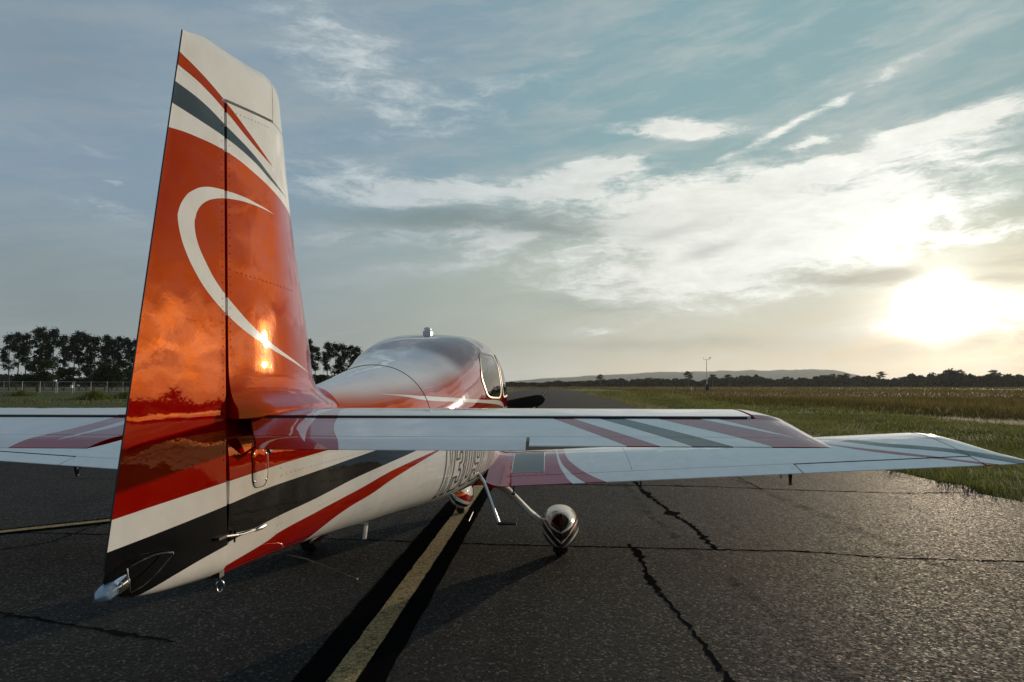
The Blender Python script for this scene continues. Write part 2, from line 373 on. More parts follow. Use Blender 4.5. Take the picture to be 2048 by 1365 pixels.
def livery_tail(nt, x, y, z):
    a = x.abs()
    r1 = a < y.curve([(-4.52,.50),(-4.477,.485),(-4.292,.411),(-4.181,.386),(-3.937,.336),(-3.5,.33)])
    wa = y.curve([(-4.52,.44),(-4.458,.376),(-4.371,.327),(-4.293,.293),(-4.182,.279),(-3.951,.262),(-3.5,.26)])
    wb = y.curve([(-4.52,.40),(-4.447,.375),(-4.293,.332),(-4.182,.315),(-3.945,.300),(-3.5,.30)])
    red = r1 * (1 - (a > wa) * (a < wb))
    def st(p, q): return (a > y.curve([(-4.53, p[1] + .017), (-4.501, p[1]), (-4.19, p[0])])) * (a < y.curve([(-4.53, q[1] + .02), (-4.501, q[1]), (-4.19, q[0])]))
    el = y < -4.185
    s1 = st((1.11, 1.313), (1.177, 1.406)); sg = st((1.263, 1.493), (1.344, 1.606))
    big_ = a > y.curve([(-4.53, 1.725), (-4.497, 1.709), (-4.188, 1.452), (-3.6, .98)])
    ws = (a > y.curve([(-4.404, 1.804), (-4.193, 1.591), (-3.9, 1.30)])) * (a < y.curve([(-4.404, 1.806), (-4.193, 1.646), (-3.9, 1.42)])) * (y > -4.404)
    outer = (a > 1.757).max(el)
    red = red.max(s1 * el).max(big_ * (1 - ws) * outer)
    return red, None, sg * el
M = {}
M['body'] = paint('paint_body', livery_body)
M['wing'] = paint('paint_wing', livery_wing, .0024, (.35, .55))
M['tail'] = paint('paint_tailplane', livery_tail, .0024, (.35, .55))
def livery_pant(cx):
    def f(nt, x, y, z):
        a = (x - cx).abs(); w = z - a * .95 + (y + .5) * .10
        black = ((w > .085) * (w < .130)).max((w > .160) * (w < .215))
        red = ((w > .045) * (w < .072)).max((w > .235) * (w < .262))
        disc = ((a * a) * 5.5 + (z - .345) * (z - .345) * 7.0) < .046
        black = black.max(disc * (y < -.10))
        return red, black, None
    return f
M['pant_right'] = paint('paint_wheel_pant', livery_pant(1.19), .0008)
M['pant_left'] = paint('paint_wheel_pant_far', livery_pant(-1.19), .0008)
def livery_nose(nt, x, y, z):
    w = z + x * .8 + y * .1
    black = (w > .34) * (w < .385); red = ((w > .22) * (w < .30)).max((w > .43) * (w < .52))
    return red, black, None
M['pant_nose'] = paint('paint_nose_pant', livery_nose, .0008)
M['white'] = simple('white_paint', (.74, .73, .70), .28, 0, 1.0, .05)
M['black'] = simple('black_rubber', (.016, .016, .017), .65)
M['ink'] = simple('black_vinyl', (.003, .003, .003), .7, 0, 0, .0, 1, .05)
M['prop'] = simple('black_propeller', (.012, .012, .013), .35)
M['dark'] = simple('dark_metal', (.035, .035, .037), .42, .6)
M['steel'] = simple('bare_steel', (.55, .54, .52), .22, 1.0)
M['chrome'] = simple('polished_metal', (.72, .73, .75), .10, 1.0)
M['alu'] = simple('satin_aluminium', (.50, .52, .54), .35, 1.0)
M['skid'] = simple('grey_nonskid', (.085, .105, .105), .42, 0, .35, .2, 90)
M['seat'] = simple('grey_upholstery', (.05, .045, .042), .8)
M['rim'] = simple('seal_rim', (.045, .040, .038), .4, 0, .2, .05)
def glass_mat():
    m, nt, out = new_mat('tinted_acrylic')
    fr = nt.nodes.new('ShaderNodeFresnel'); fr.inputs[0].default_value = 1.8
    tr = nt.nodes.new('ShaderNodeBsdfTransparent'); tr.inputs[0].default_value = (.80, .84, .83, 1)
    gl = nt.nodes.new('ShaderNodeBsdfGlossy'); gl.inputs['Roughness'].default_value = .02
    mx = nt.nodes.new('ShaderNodeMixShader'); nt.links.new(fr.outputs[0], mx.inputs[0])
    nt.links.new(tr.outputs[0], mx.inputs[1]); nt.links.new(gl.outputs[0], mx.inputs[2]); nt.links.new(mx.outputs[0], out.inputs[0]); return m
M['glass'] = glass_mat()
def lens_mat():
    m, nt, out = new_mat('clear_lens')
    b = principled(nt, Base_Color=(.40, .55, .70), Roughness=.06, Transmission_Weight=.6, Coat_Weight=1.0, Coat_Roughness=.02)
    nt.links.new(b.outputs[0], out.inputs[0]); return m
M['lens'] = lens_mat()

def asphalt():
    m, nt, out = new_mat('worn_asphalt')
    t = nt.nodes.new('ShaderNodeTexCoord'); co = t.outputs['Object']
    s = nt.nodes.new('ShaderNodeSeparateXYZ'); nt.links.new(co, s.inputs[0]); x, y = X(nt, s.outputs[0]), X(nt, s.outputs[1])
    big_n = noise(nt, co, .45, 6, .6); mid = noise(nt, co, 5, 6, .7)
    def stones(sc):
        v = nt.nodes.new('ShaderNodeTexVoronoi'); v.inputs['Scale'].default_value = sc; nt.links.new(co, v.inputs['Vector'])
        q = nt.nodes.new('ShaderNodeSeparateColor'); nt.links.new(v.outputs['Color'], q.inputs[0])
        return X(nt, q.outputs[0]), X(nt, q.outputs[1]), X(nt, v.outputs['Distance'])
    a1, b1, d1 = stones(62); a2, b2, d2 = stones(135)
    lanes = noise(nt, vec(nt, x * 1.5, y * .035, 0), 1.2, 4, .6)            # long streaks along the runway
    c = mixc(nt, big_n.smooth(.3, .7), (.026, .0250, .0240), (.041, .0385, .036))
    c = mixc(nt, mid.smooth(.35, .75) * .55, c, (.030, .0245, .021))
    c = mixc(nt, lanes.smooth(.50, .68) * .65, c, (.015, .0145, .014))
    c = mixc(nt, noise(nt, co, .22, 5, .65, .8).smooth(.50, .66) * .45, c, (.048, .043, .039))      # bleached patches
    c = mixc(nt, noise(nt, co, 1.3, 4, .6).smooth(.64, .74) * .6, c, (.012, .0115, .011))            # oil stains
    c = mixc(nt, a2.smooth(.55, 1.0) * .42, c, (.085, .078, .070))           # fine aggregate
    c = mixc(nt, (1 - a2.smooth(.0, .35)) * .45, c, (.012, .012, .0115))
    c = mixc(nt, a1.smooth(.80, 1.0) * (1 - d1.smooth(.25, .6)) * .6, c, mixc(nt, b1, (.13, .12, .11), (.26, .215, .165)))   # bare stones
    c = mixc(nt, (1 - a1.smooth(.0, .22)) * .5, c, (.008, .008, .008))       # pits
    h = a2 * .5 + a1 * .6 - d1 * .4
    b = principled(nt, Base_Color=c, Roughness=b1.lin(0, 1, .62, 1.0), Specular_IOR_Level=a1.smooth(.7, 1.0).lin(0, 1, .02, .16), Normal=bump(nt, h, .5, .004))
    nt.links.new(b.outputs[0], out.inputs[0]); return m
M['asphalt'] = asphalt()
def line_paint(name, col, col2, wear, spec=.10, worn=(.022, .020, .018)):
    m, nt, out = new_mat(name)
    t = nt.nodes.new('ShaderNodeTexCoord'); co = t.outputs['Object']
    n = noise(nt, co, 14, 6, .7); g = noise(nt, co, 90, 3, .7)
    cr = voro(nt, vmath(nt, 'ADD', co, vmath(nt, 'SCALE', vec(nt, n, g, 0), .10)), 19, 'DISTANCE_TO_EDGE')
    st = voro(nt, co, 110)
    c = mixc(nt, n, col, col2)
    k = ((1 - cr.smooth(.0, .10)) * n.smooth(.36, .58)).max(g.smooth(.47, .60) * wear).max((1 - st.smooth(.15, .4)) * .35)
    c = mixc(nt, k, c, worn)
    b = principled(nt, Base_Color=c, Roughness=.85, Specular_IOR_Level=spec, Normal=bump(nt, cr.smooth(0, .06) * .5 + g - st * .5, .8, .005))
    nt.links.new(b.outputs[0], out.inputs[0]); return m
M['yellow'] = line_paint('worn_yellow_paint', (.50, .37, .165), (.38, .285, .135), .75)
M['blackline'] = line_paint('worn_black_paint', (.0035, .0035, .004), (.006, .006, .0065), .10, .0, (.010, .0095, .009))
M['tar'] = simple('crack_tar', (.0125, .0115, .0100), .95, 0, 0, .3, 30, 0.0)

def ground_mat():
    m, nt, out = new_mat('field_ground')
    t = nt.nodes.new('ShaderNodeTexCoord'); co = t.outputs['Object']
    s = nt.nodes.new('ShaderNodeSeparateXYZ'); nt.links.new(co, s.inputs[0]); x, y = X(nt, s.outputs[0]), X(nt, s.outputs[1])
    n = noise(nt, vec(nt, x * .30, y * .06, 0), 1.0, 6, .6); f = noise(nt, co, 3.5, 6, .7); q = noise(nt, vec(nt, x * .05, y * .012, 3), 1.0, 5, .6)
    green = mixc(nt, f, (.030, .042, .012), (.075, .088, .026))
    brown = mixc(nt, f, (.050, .036, .016), (.150, .100, .038))
    tall = (x + (n - .5) * 7 + (q - .5) * 8).smooth(16, 21)
    tall = tall.max((y + (n - .5) * 40).smooth(260, 330))
    c = mixc(nt, tall * q.smooth(.25, .6).lin(0, 1, .55, 1), green, brown)
    soil = (x + (n - .5) * 3.2).smooth(7.2, 8.3) * (1 - (x + (n - .5) * 3).smooth(9.2, 10.6)) * (y + (n - .5) * 12).smooth(9, 20)
    c = mixc(nt, soil * f.smooth(.35, .6) * .9, c, (.150, .062, .028))
    left = (1 - x.smooth(-30, -12))
    c = mixc(nt, left * .7, c, mixc(nt, f, (.045, .055, .018), (.10, .105, .038)))
    b = principled(nt, Base_Color=c, Roughness=.95, Specular_IOR_Level=.1, Normal=bump(nt, f, .8, .08))
    nt.links.new(b.outputs[0], out.inputs[0]); return m
M['ground'] = ground_mat()
def leafy(name, c0, c1, trans=.35, attr=True):
    m, nt, out = new_mat(name)
    if attr:
        a = nt.nodes.new('ShaderNodeAttribute'); a.attribute_name = 'tone'; f = X(nt, a.outputs['Fac'])
    else:
        t = nt.nodes.new('ShaderNodeTexCoord'); f = noise(nt, t.outputs['Object'], 1.2, 4, .6)
    c = mixc(nt, f, c0, c1)
    d = nt.nodes.new('ShaderNodeBsdfDiffuse'); nt.links.new(c, d.inputs[0])
    tr = nt.nodes.new('ShaderNodeBsdfTranslucent'); nt.links.new(c, tr.inputs[0])
    mx = nt.nodes.new('ShaderNodeMixShader'); mx.inputs[0].default_value = trans
    nt.links.new(d.outputs[0], mx.inputs[1]); nt.links.new(tr.outputs[0], mx.inputs[2]); nt.links.new(mx.outputs[0], out.inputs[0]); return m
M['grass'] = leafy('green_grass', (.034, .050, .011), (.200, .205, .055), .45)
M['drygrass'] = leafy('dry_grass', (.034, .036, .012), (.190, .145, .050), .42)
M['pine'] = leafy('pine_needles', (.006, .012, .008), (.026, .038, .018), .12)
M['leaf'] = leafy('broad_leaves', (.010, .018, .007), (.055, .070, .024), .2)
M['wood'] = leafy('distant_wood', (.005, .009, .005), (.022, .028, .012), .10)
M['bark'] = simple('pine_bark', (.060, .045, .035), .9, 0, 0, .4, 3)
M['galv'] = simple('galvanised_steel', (.34, .35, .35), .5, .7)
M['signwhite'] = simple('sign_white', (.70, .70, .66), .6)
M['gravel'] = simple('pale_gravel', (.20, .19, .17), .9, 0, 0, .2, 2)
M['hill'] = simple('wooded_ridge', (.040, .055, .040), 1.0, 0, 0, .35, .01)

# ------------------------------------------------------------------ the setting
def sheet(name, xs, ys, z, mat, parent=None, kind='structure', label=None):
    v = [(x, y, z) for y in ys for x in xs]; W = len(xs)
    f = [(j * W + i, j * W + i + 1, (j + 1) * W + i + 1, (j + 1) * W + i) for j in range(len(ys) - 1) for i in range(W - 1)]
    o = mk(name, v, f, mat, parent, smooth=False)
    if parent is None: o['kind'] = kind
    if label: o['label'] = label
    return o
sheet('ground', np.linspace(-9000, 9000, 19), np.linspace(-600, 12000, 15), -.06, M['ground'], label='grass airfield ground reaching to the horizon')
# runway with a slightly ragged edge
ys = np.concatenate([np.arange(-14, 40, .35), np.arange(40, 620, 6.0)])
er = 7.42 + .10 * np.sin(ys * 1.7) + .06 * np.sin(ys * 4.3 + 1) + rng.normal(0, .05, len(ys))
v, f = [], []
for i, y in enumerate(ys):
    v += [(-7.6, y, 0), (er[i], y, 0), (er[i] + .05, y, -.07)]
for i in range(len(ys) - 1):
    a = i * 3; f += [(a, a + 1, a + 4, a + 3), (a + 1, a + 2, a + 5, a + 4)]
runway = mk('runway', v, f, M['asphalt'], None, smooth=False); tag(runway, 'long worn dark asphalt runway running away under the aircraft', None, None, 'structure')
sheet('taxiway', [-46, -7.6], [-14, 24], 0.0, M['asphalt'], label='dark asphalt taxiway joining the runway from the left')
sheet('road', [-190, -60], [150, 156], -.04, M['gravel'], label='pale gravel road behind the fence on the left')
SUB = 0.004
def strip(name, pts, wid, z, mat, parent, jit=0.0):
    v, f = [], []
    for i, (p, w) in enumerate(zip(pts, wid)):
        a = np.array(pts[max(i - 1, 0)]); b = np.array(pts[min(i + 1, len(pts) - 1)]); t = (b - a) / np.linalg.norm(b - a); n = np.array((-t[1], t[0]))
        l = np.array(p) + n * w * (.5 + rng.uniform(-jit, jit)); r = np.array(p) - n * w * (.5 + rng.uniform(-jit, jit))
        v += [(l[0], l[1], z), (r[0], r[1], z)]
    f = [(2 * i, 2 * i + 1, 2 * i + 3, 2 * i + 2) for i in range(len(pts) - 1)]
    return mk(name, v, f, mat, parent, smooth=False)
def dens(pts, step, jit=0.0):
    out = []
    for a, b in zip(pts[:-1], pts[1:]):
        a, b = np.array(a, float), np.array(b, float); n = max(1, int(np.linalg.norm(b - a) / step))
        for k in range(n): out.append(a + (b - a) * k / n)
    out.append(np.array(pts[-1], float))
    return [o + (rng.normal(0, jit, 2) if 0 < i < len(out) - 1 else 0) for i, o in enumerate(out)]
yl = np.concatenate([np.arange(-10, 30, .12), np.arange(30, 600, 3.0)])
strip('black_border', [(-.185, y) for y in yl], [.20] * len(yl), SUB, M['blackline'], runway, .035)
strip('black_border', [(.14, y) for y in yl], [.15] * len(yl), SUB, M['blackline'], runway, .04)
strip('yellow_centre_line', [(-.015, y) for y in yl], [.155] * len(yl), SUB * 2, M['yellow'], runway, .03)
ll = [(-4.05, 1.2), (-4.8, .56), (-7, -1.6), (-10, -4.4), (-14, -7.5), (-20, -11)]
ll2 = [(-4.05, 1.2), (-3.0, 2.6), (-1.6, 5.4), (-.6, 9), (-.15, 14)]
strip('black_border', dens(ll[::-1] + ll2[1:], .2), [.34] * len(dens(ll[::-1] + ll2[1:], .2)), SUB * 1.6, M['blackline'], runway, .04)
strip('yellow_lead_off_line', dens(ll[::-1] + ll2[1:], .2), [.14] * len(dens(ll[::-1] + ll2[1:], .2)), SUB * 2.6, M['yellow'], runway, .03)
def crack(pts, w, jit=.012, blot=0.0):
    p = dens(pts, .05, jit); n = len(p)
    wd = w * (.6 + .8 * rng.random(n)); k = np.convolve(rng.random(n), np.ones(9) / 9, 'same'); wd += blot * np.clip(k - .52, 0, 1) * 8
    strip('crack', p, wd, SUB * .5, M['tar'], runway, .25)
crack([(1.87,.43),(1.92,.09),(1.91,-.8),(1.96,-1.47),(2.02,-1.95),(2.03,-2.31),(2.06,-2.67),(2.12,-3.6),(2.1,-5)], .028, .011, .06)
crack([(2.44,5.4),(2.48,4.42),(2.49,3.68),(2.59,1.97),(2.68,1.39),(2.69,.23)], .042, .014, .08)
crack([(2.44,5.4),(2.5,9),(2.42,14),(2.55,22)], .04, .02, .1)
crack([(-6.5,.62),(-4.5,.56),(-1.7,.49),(-.8,.45),(.6,.32),(1.82,.28),(2.72,.24),(3.47,.22),(4.2,.02),(5.33,-.05),(7.3,-.10)], .026, .006, .03)
crack([(.4,4.45),(1.73,4.38),(3.43,4.32),(4.71,4.04),(6.2,3.8),(7.3,3.9)], .034, .010, .04)
crack([(-7,4.6),(-4,4.5),(.4,4.45)], .02, .01)
crack([(-4.5,-1.2),(-4.18,-.16),(-3.93,.16),(-4.0,1.01),(-3.9,2.4)], .024, .01, .05)
crack([(-7,-.9),(-4.2,-1.1),(-2.6,-1.9),(-1.2,-2.3)], .022, .01, .04)
crack([(4.4,16),(4.2,11),(4.35,7),(4.3,4.0)], .016, .01)
for yy in (12, 19, 27, 38, 52, 70): crack([(-7, yy), (0, yy - .3), (7.2, yy + .1)], .05, .02)
# tyre-worn darker track across the right half
def smear_mat():
    m, nt, out = new_mat('rubber_track'); t = nt.nodes.new('ShaderNodeTexCoord'); co = t.outputs['Object']
    b = principled(nt, Base_Color=(.012, .0115, .011), Roughness=.9, Specular_IOR_Level=0.0, Alpha=noise(nt, co, 3, 6, .7).smooth(.35, .8) * .55 * noise(nt, co, 60, 3, .7).smooth(.3, .6))
    nt.links.new(b.outputs[0], out.inputs[0]); return m
M['smear'] = smear_mat()
strip('tyre_track', dens([(2.28,6.5),(2.30,2.0),(2.45,.3),(2.60,-1.0),(2.72,-3.2)], .2), [.10] * len(dens([(2.28,6.5),(2.30,2.0),(2.45,.3),(2.60,-1.0),(2.72,-3.2)], .2)), SUB * .75, M['smear'], runway, .05)
strip('tyre_track', dens([(3.9,9.5),(4.3,3.5),(4.5,.6),(4.6,-3)], .2), [.16] * len(dens([(3.9,9.5),(4.3,3.5),(4.5,.6),(4.6,-3)], .2)), SUB * .75, M['smear'], runway, .05)

# far ridge: a long wooded table mountain, closed body
def ridge(name, prof, y0, depth, label):
    nx, ny = 140, 14; v, f = [], []
    xs = np.linspace(prof[0][0], prof[-1][0], nx); hs = .84 * np.interp(xs, [p[0] for p in prof], [p[1] for p in prof])
    hs = hs + np.convolve(rng.normal(0, 3.0, nx), np.ones(3) / 3, 'same') * (hs > 8)
    for j in range(ny + 1):
        t = j / ny; s = max(0.0, math.sin(math.pi * t)) ** .55
        for i in range(nx): v.append((xs[i] + rng.normal(0, 6), y0 + depth * t, -2 + (hs[i]) * s + rng.normal(0, 1.2) * s))
    f = [(j * nx + i, j * nx + i + 1, (j + 1) * nx + i + 1, (j + 1) * nx + i) for j in range(ny) for i in range(nx - 1)]
    o = mk(name, v, f, M['hill'], None); tag(o, label, None, None, 'structure'); return o
ridge('hill', [(-900, 2), (-420, 22), (-100, 58), (350, 92), (800, 118), (1250, 128), (1700, 138), (2050, 140), (2120, 120), (2300, 56), (2500, 22), (3000, 4)], 4600, 900, 'long flat-topped wooded ridge fading into the haze')

# ------------------------------------------------------------------ aircraft geometry functions
def pchip(x, y):
    x = np.asarray(x, float); y = np.asarray(y, float); h = np.diff(x); d = np.diff(y) / h; m = np.zeros_like(y); m[0] = d[0]; m[-1] = d[-1]
    for i in range(1, len(x) - 1):
        if d[i - 1] * d[i] > 0:
            w1 = 2 * h[i] + h[i - 1]; w2 = h[i] + 2 * h[i - 1]; m[i] = (w1 + w2) / (w1 / d[i - 1] + w2 / d[i])
    def f(q):
        q = np.clip(np.asarray(q, float), x[0], x[-1]); i = np.clip(np.searchsorted(x, q) - 1, 0, len(x) - 2); t = (q - x[i]) / h[i]
        return (2*t**3-3*t**2+1)*y[i]+(t**3-2*t**2+t)*h[i]*m[i]+(-2*t**3+3*t**2)*y[i+1]+(t**3-t**2)*h[i]*m[i+1]
    return f
FUS = [(-4.165,.060,1.50,.955,1.25,2.0,2.6),(-3.85,.104,1.52,.930,1.25,2.0,2.8),(-3.40,.170,1.565,.895,1.26,2.0,3.0),(-2.98,.255,1.615,.855,1.27,2.0,3.2),
 (-2.54,.340,1.675,.820,1.28,2.1,3.4),(-2.00,.430,1.745,.770,1.28,2.2,3.6),(-1.50,.510,1.845,.725,1.29,2.6,3.6),(-1.00,.575,1.960,.690,1.31,3.0,3.6),
 (-.50,.622,2.030,.660,1.33,3.3,3.6),(.00,.645,2.058,.645,1.34,3.3,3.6),(.45,.648,2.040,.640,1.33,3.1,3.6),(.90,.635,1.880,.640,1.28,2.7,3.6),
 (1.30,.590,1.640,.650,1.20,2.3,3.4),(1.45,.570,1.570,.660,1.17,2.3,3.2),(1.90,.510,1.500,.720,1.14,2.3,2.8),(2.25,.440,1.450,.820,1.14,2.2,2.4),
 (2.42,.360,1.410,.900,1.15,2.1,2.2),(2.50,.240,1.350,1.000,1.16,2.0,2.0)]
_a = np.array(FUS).T
f_w, f_zt, f_zb, f_zm, f_nu, f_nl = [pchip(_a[0], _a[k]) for k in range(1, 7)]
def fus_half(y, z):
    if y < -3.9:
        k = (fin_h(z) + .009 + 4.165) / .265; y = max(-4.165, (y + 3.9 * k) / (1 - k))
    w, zt, zb, zm = float(f_w(y)), float(f_zt(y)), float(f_zb(y)), float(f_zm(y))
    if z >= zt or z <= zb: return 0.0
    if z >= zm: return w * (1 - ((z - zm) / (zt - zm)) ** float(f_nu(y))) ** (1 / float(f_nu(y)))
    return w * (1 - ((zm - z) / (zm - zb)) ** float(f_nl(y))) ** (1 / float(f_nl(y)))
def fus_sec(y, n):
    w, zt, zb, zm, nu, nl = (float(q(y)) for q in (f_w, f_zt, f_zb, f_zm, f_nu, f_nl)); P = []
    def quarter(h, ex, m):
        a = np.linspace(0, math.pi / 2, 160); q = np.stack([w * np.cos(a) ** (2 / ex), h * np.sin(a) ** (2 / ex)], 1)
        d = np.concatenate([[0], np.cumsum(np.hypot(*np.diff(q, axis=0).T))]); t = np.linspace(0, d[-1], m + 1)
        return np.stack([np.interp(t, d, q[:, 0]), np.interp(t, d, q[:, 1])], 1)
    U, Lq = quarter(zt - zm, nu, n // 4), quarter(zm - zb, nl, n // 4)
    P = [(p[0], y, zm + p[1]) for p in U] + [(-p[0], y, zm + p[1]) for p in U[-2::-1]] + [(-p[0], y, zm - p[1]) for p in Lq[1:]] + [(p[0], y, zm - p[1]) for p in Lq[-2:0:-1]]
    return P
fin_le = pchip([.9,1.50,1.57,1.74,1.953,2.295,2.649,2.749,2.772,2.80],[-3.30,-3.33,-3.40,-3.459,-3.549,-3.692,-3.80,-3.836,-3.881,-3.93])
fin_te = lambda z: -4.784 + (z - 1.102) * (.266 / 1.547)
fin_h = lambda z: -4.266 - (z - .987) * .0176
def fin_T(y, z, t=.118):
    le, te = float(fin_le(max(z, 1.5))), fin_te(z); c = le - te; q = min(1, max(0, (le - y) / c))
    yt = 5 * t * c * (.2969 * math.sqrt(q) - .126 * q - .3516 * q * q + .2843 * q ** 3 - .1015 * q ** 4)
    return max(.0015, yt * (1 - .18 * min(1, max(0, (z - 1.5) / 1.25))))
fin_top = pchip([-4.56,-4.518,-4.41,-4.278,-4.118,-3.959,-3.881,-3.836,-3.80],[2.640,2.649,2.686,2.709,2.738,2.771,2.772,2.749,2.66])
rud_bot = pchip([-4.83,-4.784,-4.736,-4.63,-4.4,-4.13],[1.11,1.090,1.05,1.016,.982,.951])

plane = bpy.data.objects.new('light_aircraft', None); COL.objects.link(plane)
tag(plane, 'red, white and black low-wing light aircraft parked on the yellow runway line', 'aircraft')

# window outlines on the cabin side, (y, z)
def rounded(poly, n=10, rad=.28):
    out = []; m = len(poly)
    for i in range(m):
        p0, p1, p2 = (np.array(poly[(i + k) % m], float) for k in (-1, 0, 1))
        a = p1 + (p0 - p1) * rad; b = p1 + (p2 - p1) * rad
        for k in range(n):
            t = k / (n - 1); out.append((1 - t) ** 2 * a + 2 * t * (1 - t) * p1 + t ** 2 * b)
    return np.array(out)
W_REAR = rounded([(-1.05,1.64),(-.90,1.475),(-.15,1.455),(-.13,1.86),(-.78,1.86)])
W_DOOR = rounded([(-.02,1.455),(.88,1.47),(.60,1.82),(.35,1.88),(-.02,1.87)])
def inside(P, y, z):
    c = False; n = len(P)
    for i in range(n):
        a, b = P[i], P[i - 1]
        if (a[1] > z) != (b[1] > z) and y < (b[0] - a[0]) * (z - a[1]) / (b[1] - a[1]) + a[0]: c = not c
    return c
def shrink(P, k): c = P.mean(0); return c + (P - c) * k
HR, HD = shrink(W_REAR, .965), shrink(W_DOOR, .965)
def in_shield(x, y, z): return .82 < y < 1.30 and z > 1.52 + (.05 if abs(x) > .45 else 0) and abs(x) < .56
NS = 144
stn = np.concatenate([np.linspace(-4.165, -1.3, 90), np.arange(-1.28, 1.5, .02), np.linspace(1.5, 2.42, 26), np.linspace(2.43, 2.5, 6)])
V, Fc = [], []
for y in stn: V += fus_sec(float(y), NS)
V = [(p[0], p[1] + (fin_h(p[2]) + .009 + 4.165) * min(1, (-3.9 - p[1]) / .265) if p[1] < -3.9 else p[1], p[2]) for p in V]     # the tail cone ends along the rudder hinge
for i in range(len(stn) - 1):
    for k in range(NS):
        q = (i * NS + k, i * NS + (k + 1) % NS, (i + 1) * NS + (k + 1) % NS, (i + 1) * NS + k)
        c = np.mean([V[j] for j in q], axis=0)
        if -1.2 < c[1] < 1.4 and c[2] > 1.4:
            if inside(HR, c[1], c[2]) or inside(HD, c[1], c[2]) or in_shield(*c): continue
        Fc.append(q)
Fc.append(tuple(range(NS))); Fc.append(tuple((len(stn) - 1) * NS + k for k in range(NS)))
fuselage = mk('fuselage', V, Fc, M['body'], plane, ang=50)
def patch(name, P, sgn, off, mat, parent, r0=0.0, r1=1.0, rings=7):
    c = P.mean(0); n = len(P); v, f = [], []
    for j in range(rings + 1):
        r = r0 + (r1 - r0) * j / rings
        for p in P:
            q = c + (p - c) * max(r, .01); v.append((sgn * (fus_half(q[0], q[1]) + off), q[0], q[1]))
    for j in range(rings):
        for k in range(n): f.append((j * n + k, j * n + (k + 1) % n, (j + 1) * n + (k + 1) % n, (j + 1) * n + k))
    if r0 == 0: f.append(tuple(range(n)))
    return mk(name, v, f, mat, parent)
for sgn in (1, -1):
    for P in (W_REAR, W_DOOR):
        w = patch('window', P, sgn, .003, M['glass'], plane)
        patch('window_seal', P, sgn, .006, M['rim'], w, .945, 1.012, 2)
# windshield
v, f = [], []
for j in range(16):
    y = .80 + .53 * j / 15
    for i in range(41):
        a = math.pi * (.14 + .72 * i / 40); w, zt, zm, nu = (float(q(y)) for q in (f_w, f_zt, f_zm, f_nu)); c, s = math.cos(a), math.sin(a); e = 2 / nu
        v.append((w * 1.006 * math.copysign(abs(c) ** e, c), y, zm + (zt - zm) * 1.006 * abs(s) ** e))
f = [(j * 41 + i, j * 41 + i + 1, (j + 1) * 41 + i + 1, (j + 1) * 41 + i) for j in range(15) for i in range(40)]
mk('windshield', v, f, M['glass'], plane)
for sx in (-.28, .28):
    for y0 in (-.75, .15):
        s_ = MB().solid(lambda u, t: ((sx + (u - .5) * .44, y0 - .06 * t - .12 * t * t, 1.05 + .48 * t), (sx + (u - .5) * .44 * .96, y0 + .11 - .06 * t - .12 * t * t, 1.05 + .46 * t)), 4, 6).build('seat', M['seat'], plane)
        MB().solid(lambda u, t: ((sx + (u - .5) * .22, y0 - .19 - .02 * t, 1.56 + .16 * t), (sx + (u - .5) * .22, y0 - .12 - .02 * t, 1.56 + .16 * t)), 3, 3).build('headrest', M['seat'], s_)
# ring seam of the cabin top over the tail cone
def hoop(y, r, a0, a1, off=.0015):
    w, zt, zm, nu = (float(q(y)) for q in (f_w, f_zt, f_zm, f_nu)); P = []
    for k in range(61):
        a = R(a0 + (a1 - a0) * k / 60); c, s = math.cos(a), math.sin(a); e = 2 / nu
        P.append((w * math.copysign(abs(c) ** e, c), y - .10 * abs(s) ** 3 * 0, zm + (zt - zm) * abs(s) ** e))
    return MB().tube(P, r, 6)
hoop(-2.30, .0028, 2, 178).build('skin_seam', M['dark'], plane)

# fin and rudder -----------------------------------------------------------
def fin_pt(y, z, T): return (T, y, z), (-T, y, z)
def flare(y, z):
    k = min(1, max(0, (y - fin_h(z)) / .10)); return .085 * math.exp(-max(0, z - 1.50) / .040) * (.35 + .65 * k)
def fin_body(u, t):
    zt = 2.522 + .066 * min(1, (1 - (1 - u) ** 1.8) / .684); z = 1.47 + (zt - 1.47) * t; h = fin_h(z) + .008; le = float(fin_le(z))
    y = h + (le - h) * (1 - (1 - u) ** 1.8); return fin_pt(y, z, fin_T(y, z) + flare(y, z))
def tip_round(y, z, hgt=.055):
    d = (float(fin_top(y)) - z) / hgt; return math.sqrt(max(0, 1 - (1 - min(1, max(0, d))) ** 2))
def fin_front(u, t):
    y = -3.940 + (-3.802 + 3.940) * (1 - (1 - u) ** 1.8); z0 = 2.591; z1 = max(z0 + .002, float(fin_top(y))); z = z0 + (z1 - z0) * (1 - (1 - t) ** 2)
    yl = min(y, float(fin_le(min(z, 2.77))) ); return fin_pt(yl, z, max(.0004, fin_T(yl, z) * tip_round(yl, z)))
MB().solid(fin_body, 30, 60).solid(fin_front, 10, 12).build('fin', M['body'], plane, ang=40)
def rud_main(u, t):
    h0 = fin_h(1.8); te = -4.784
    zc = 1.05; yb = fin_h(zc) - .008 + (fin_te(zc) - fin_h(zc) + .008) * u
    z0 = float(rud_bot(yb)); z1 = 2.515; z = z0 + (z1 - z0) * (t if t > .1 else .1 * (t / .1) ** 1.6)
    y = fin_h(z) - .008 + (fin_te(z) - fin_h(z) + .008) * u
    T = fin_T(y, z); d = (z - z0) / .06
    if d < 1: T = T * math.sqrt(max(0, 1 - (1 - d) ** 2)) + .001
    if z < 1.3: T += .004 * min(1, (1.3 - z) / .2) * (1 - u)
    return fin_pt(y, z, T)
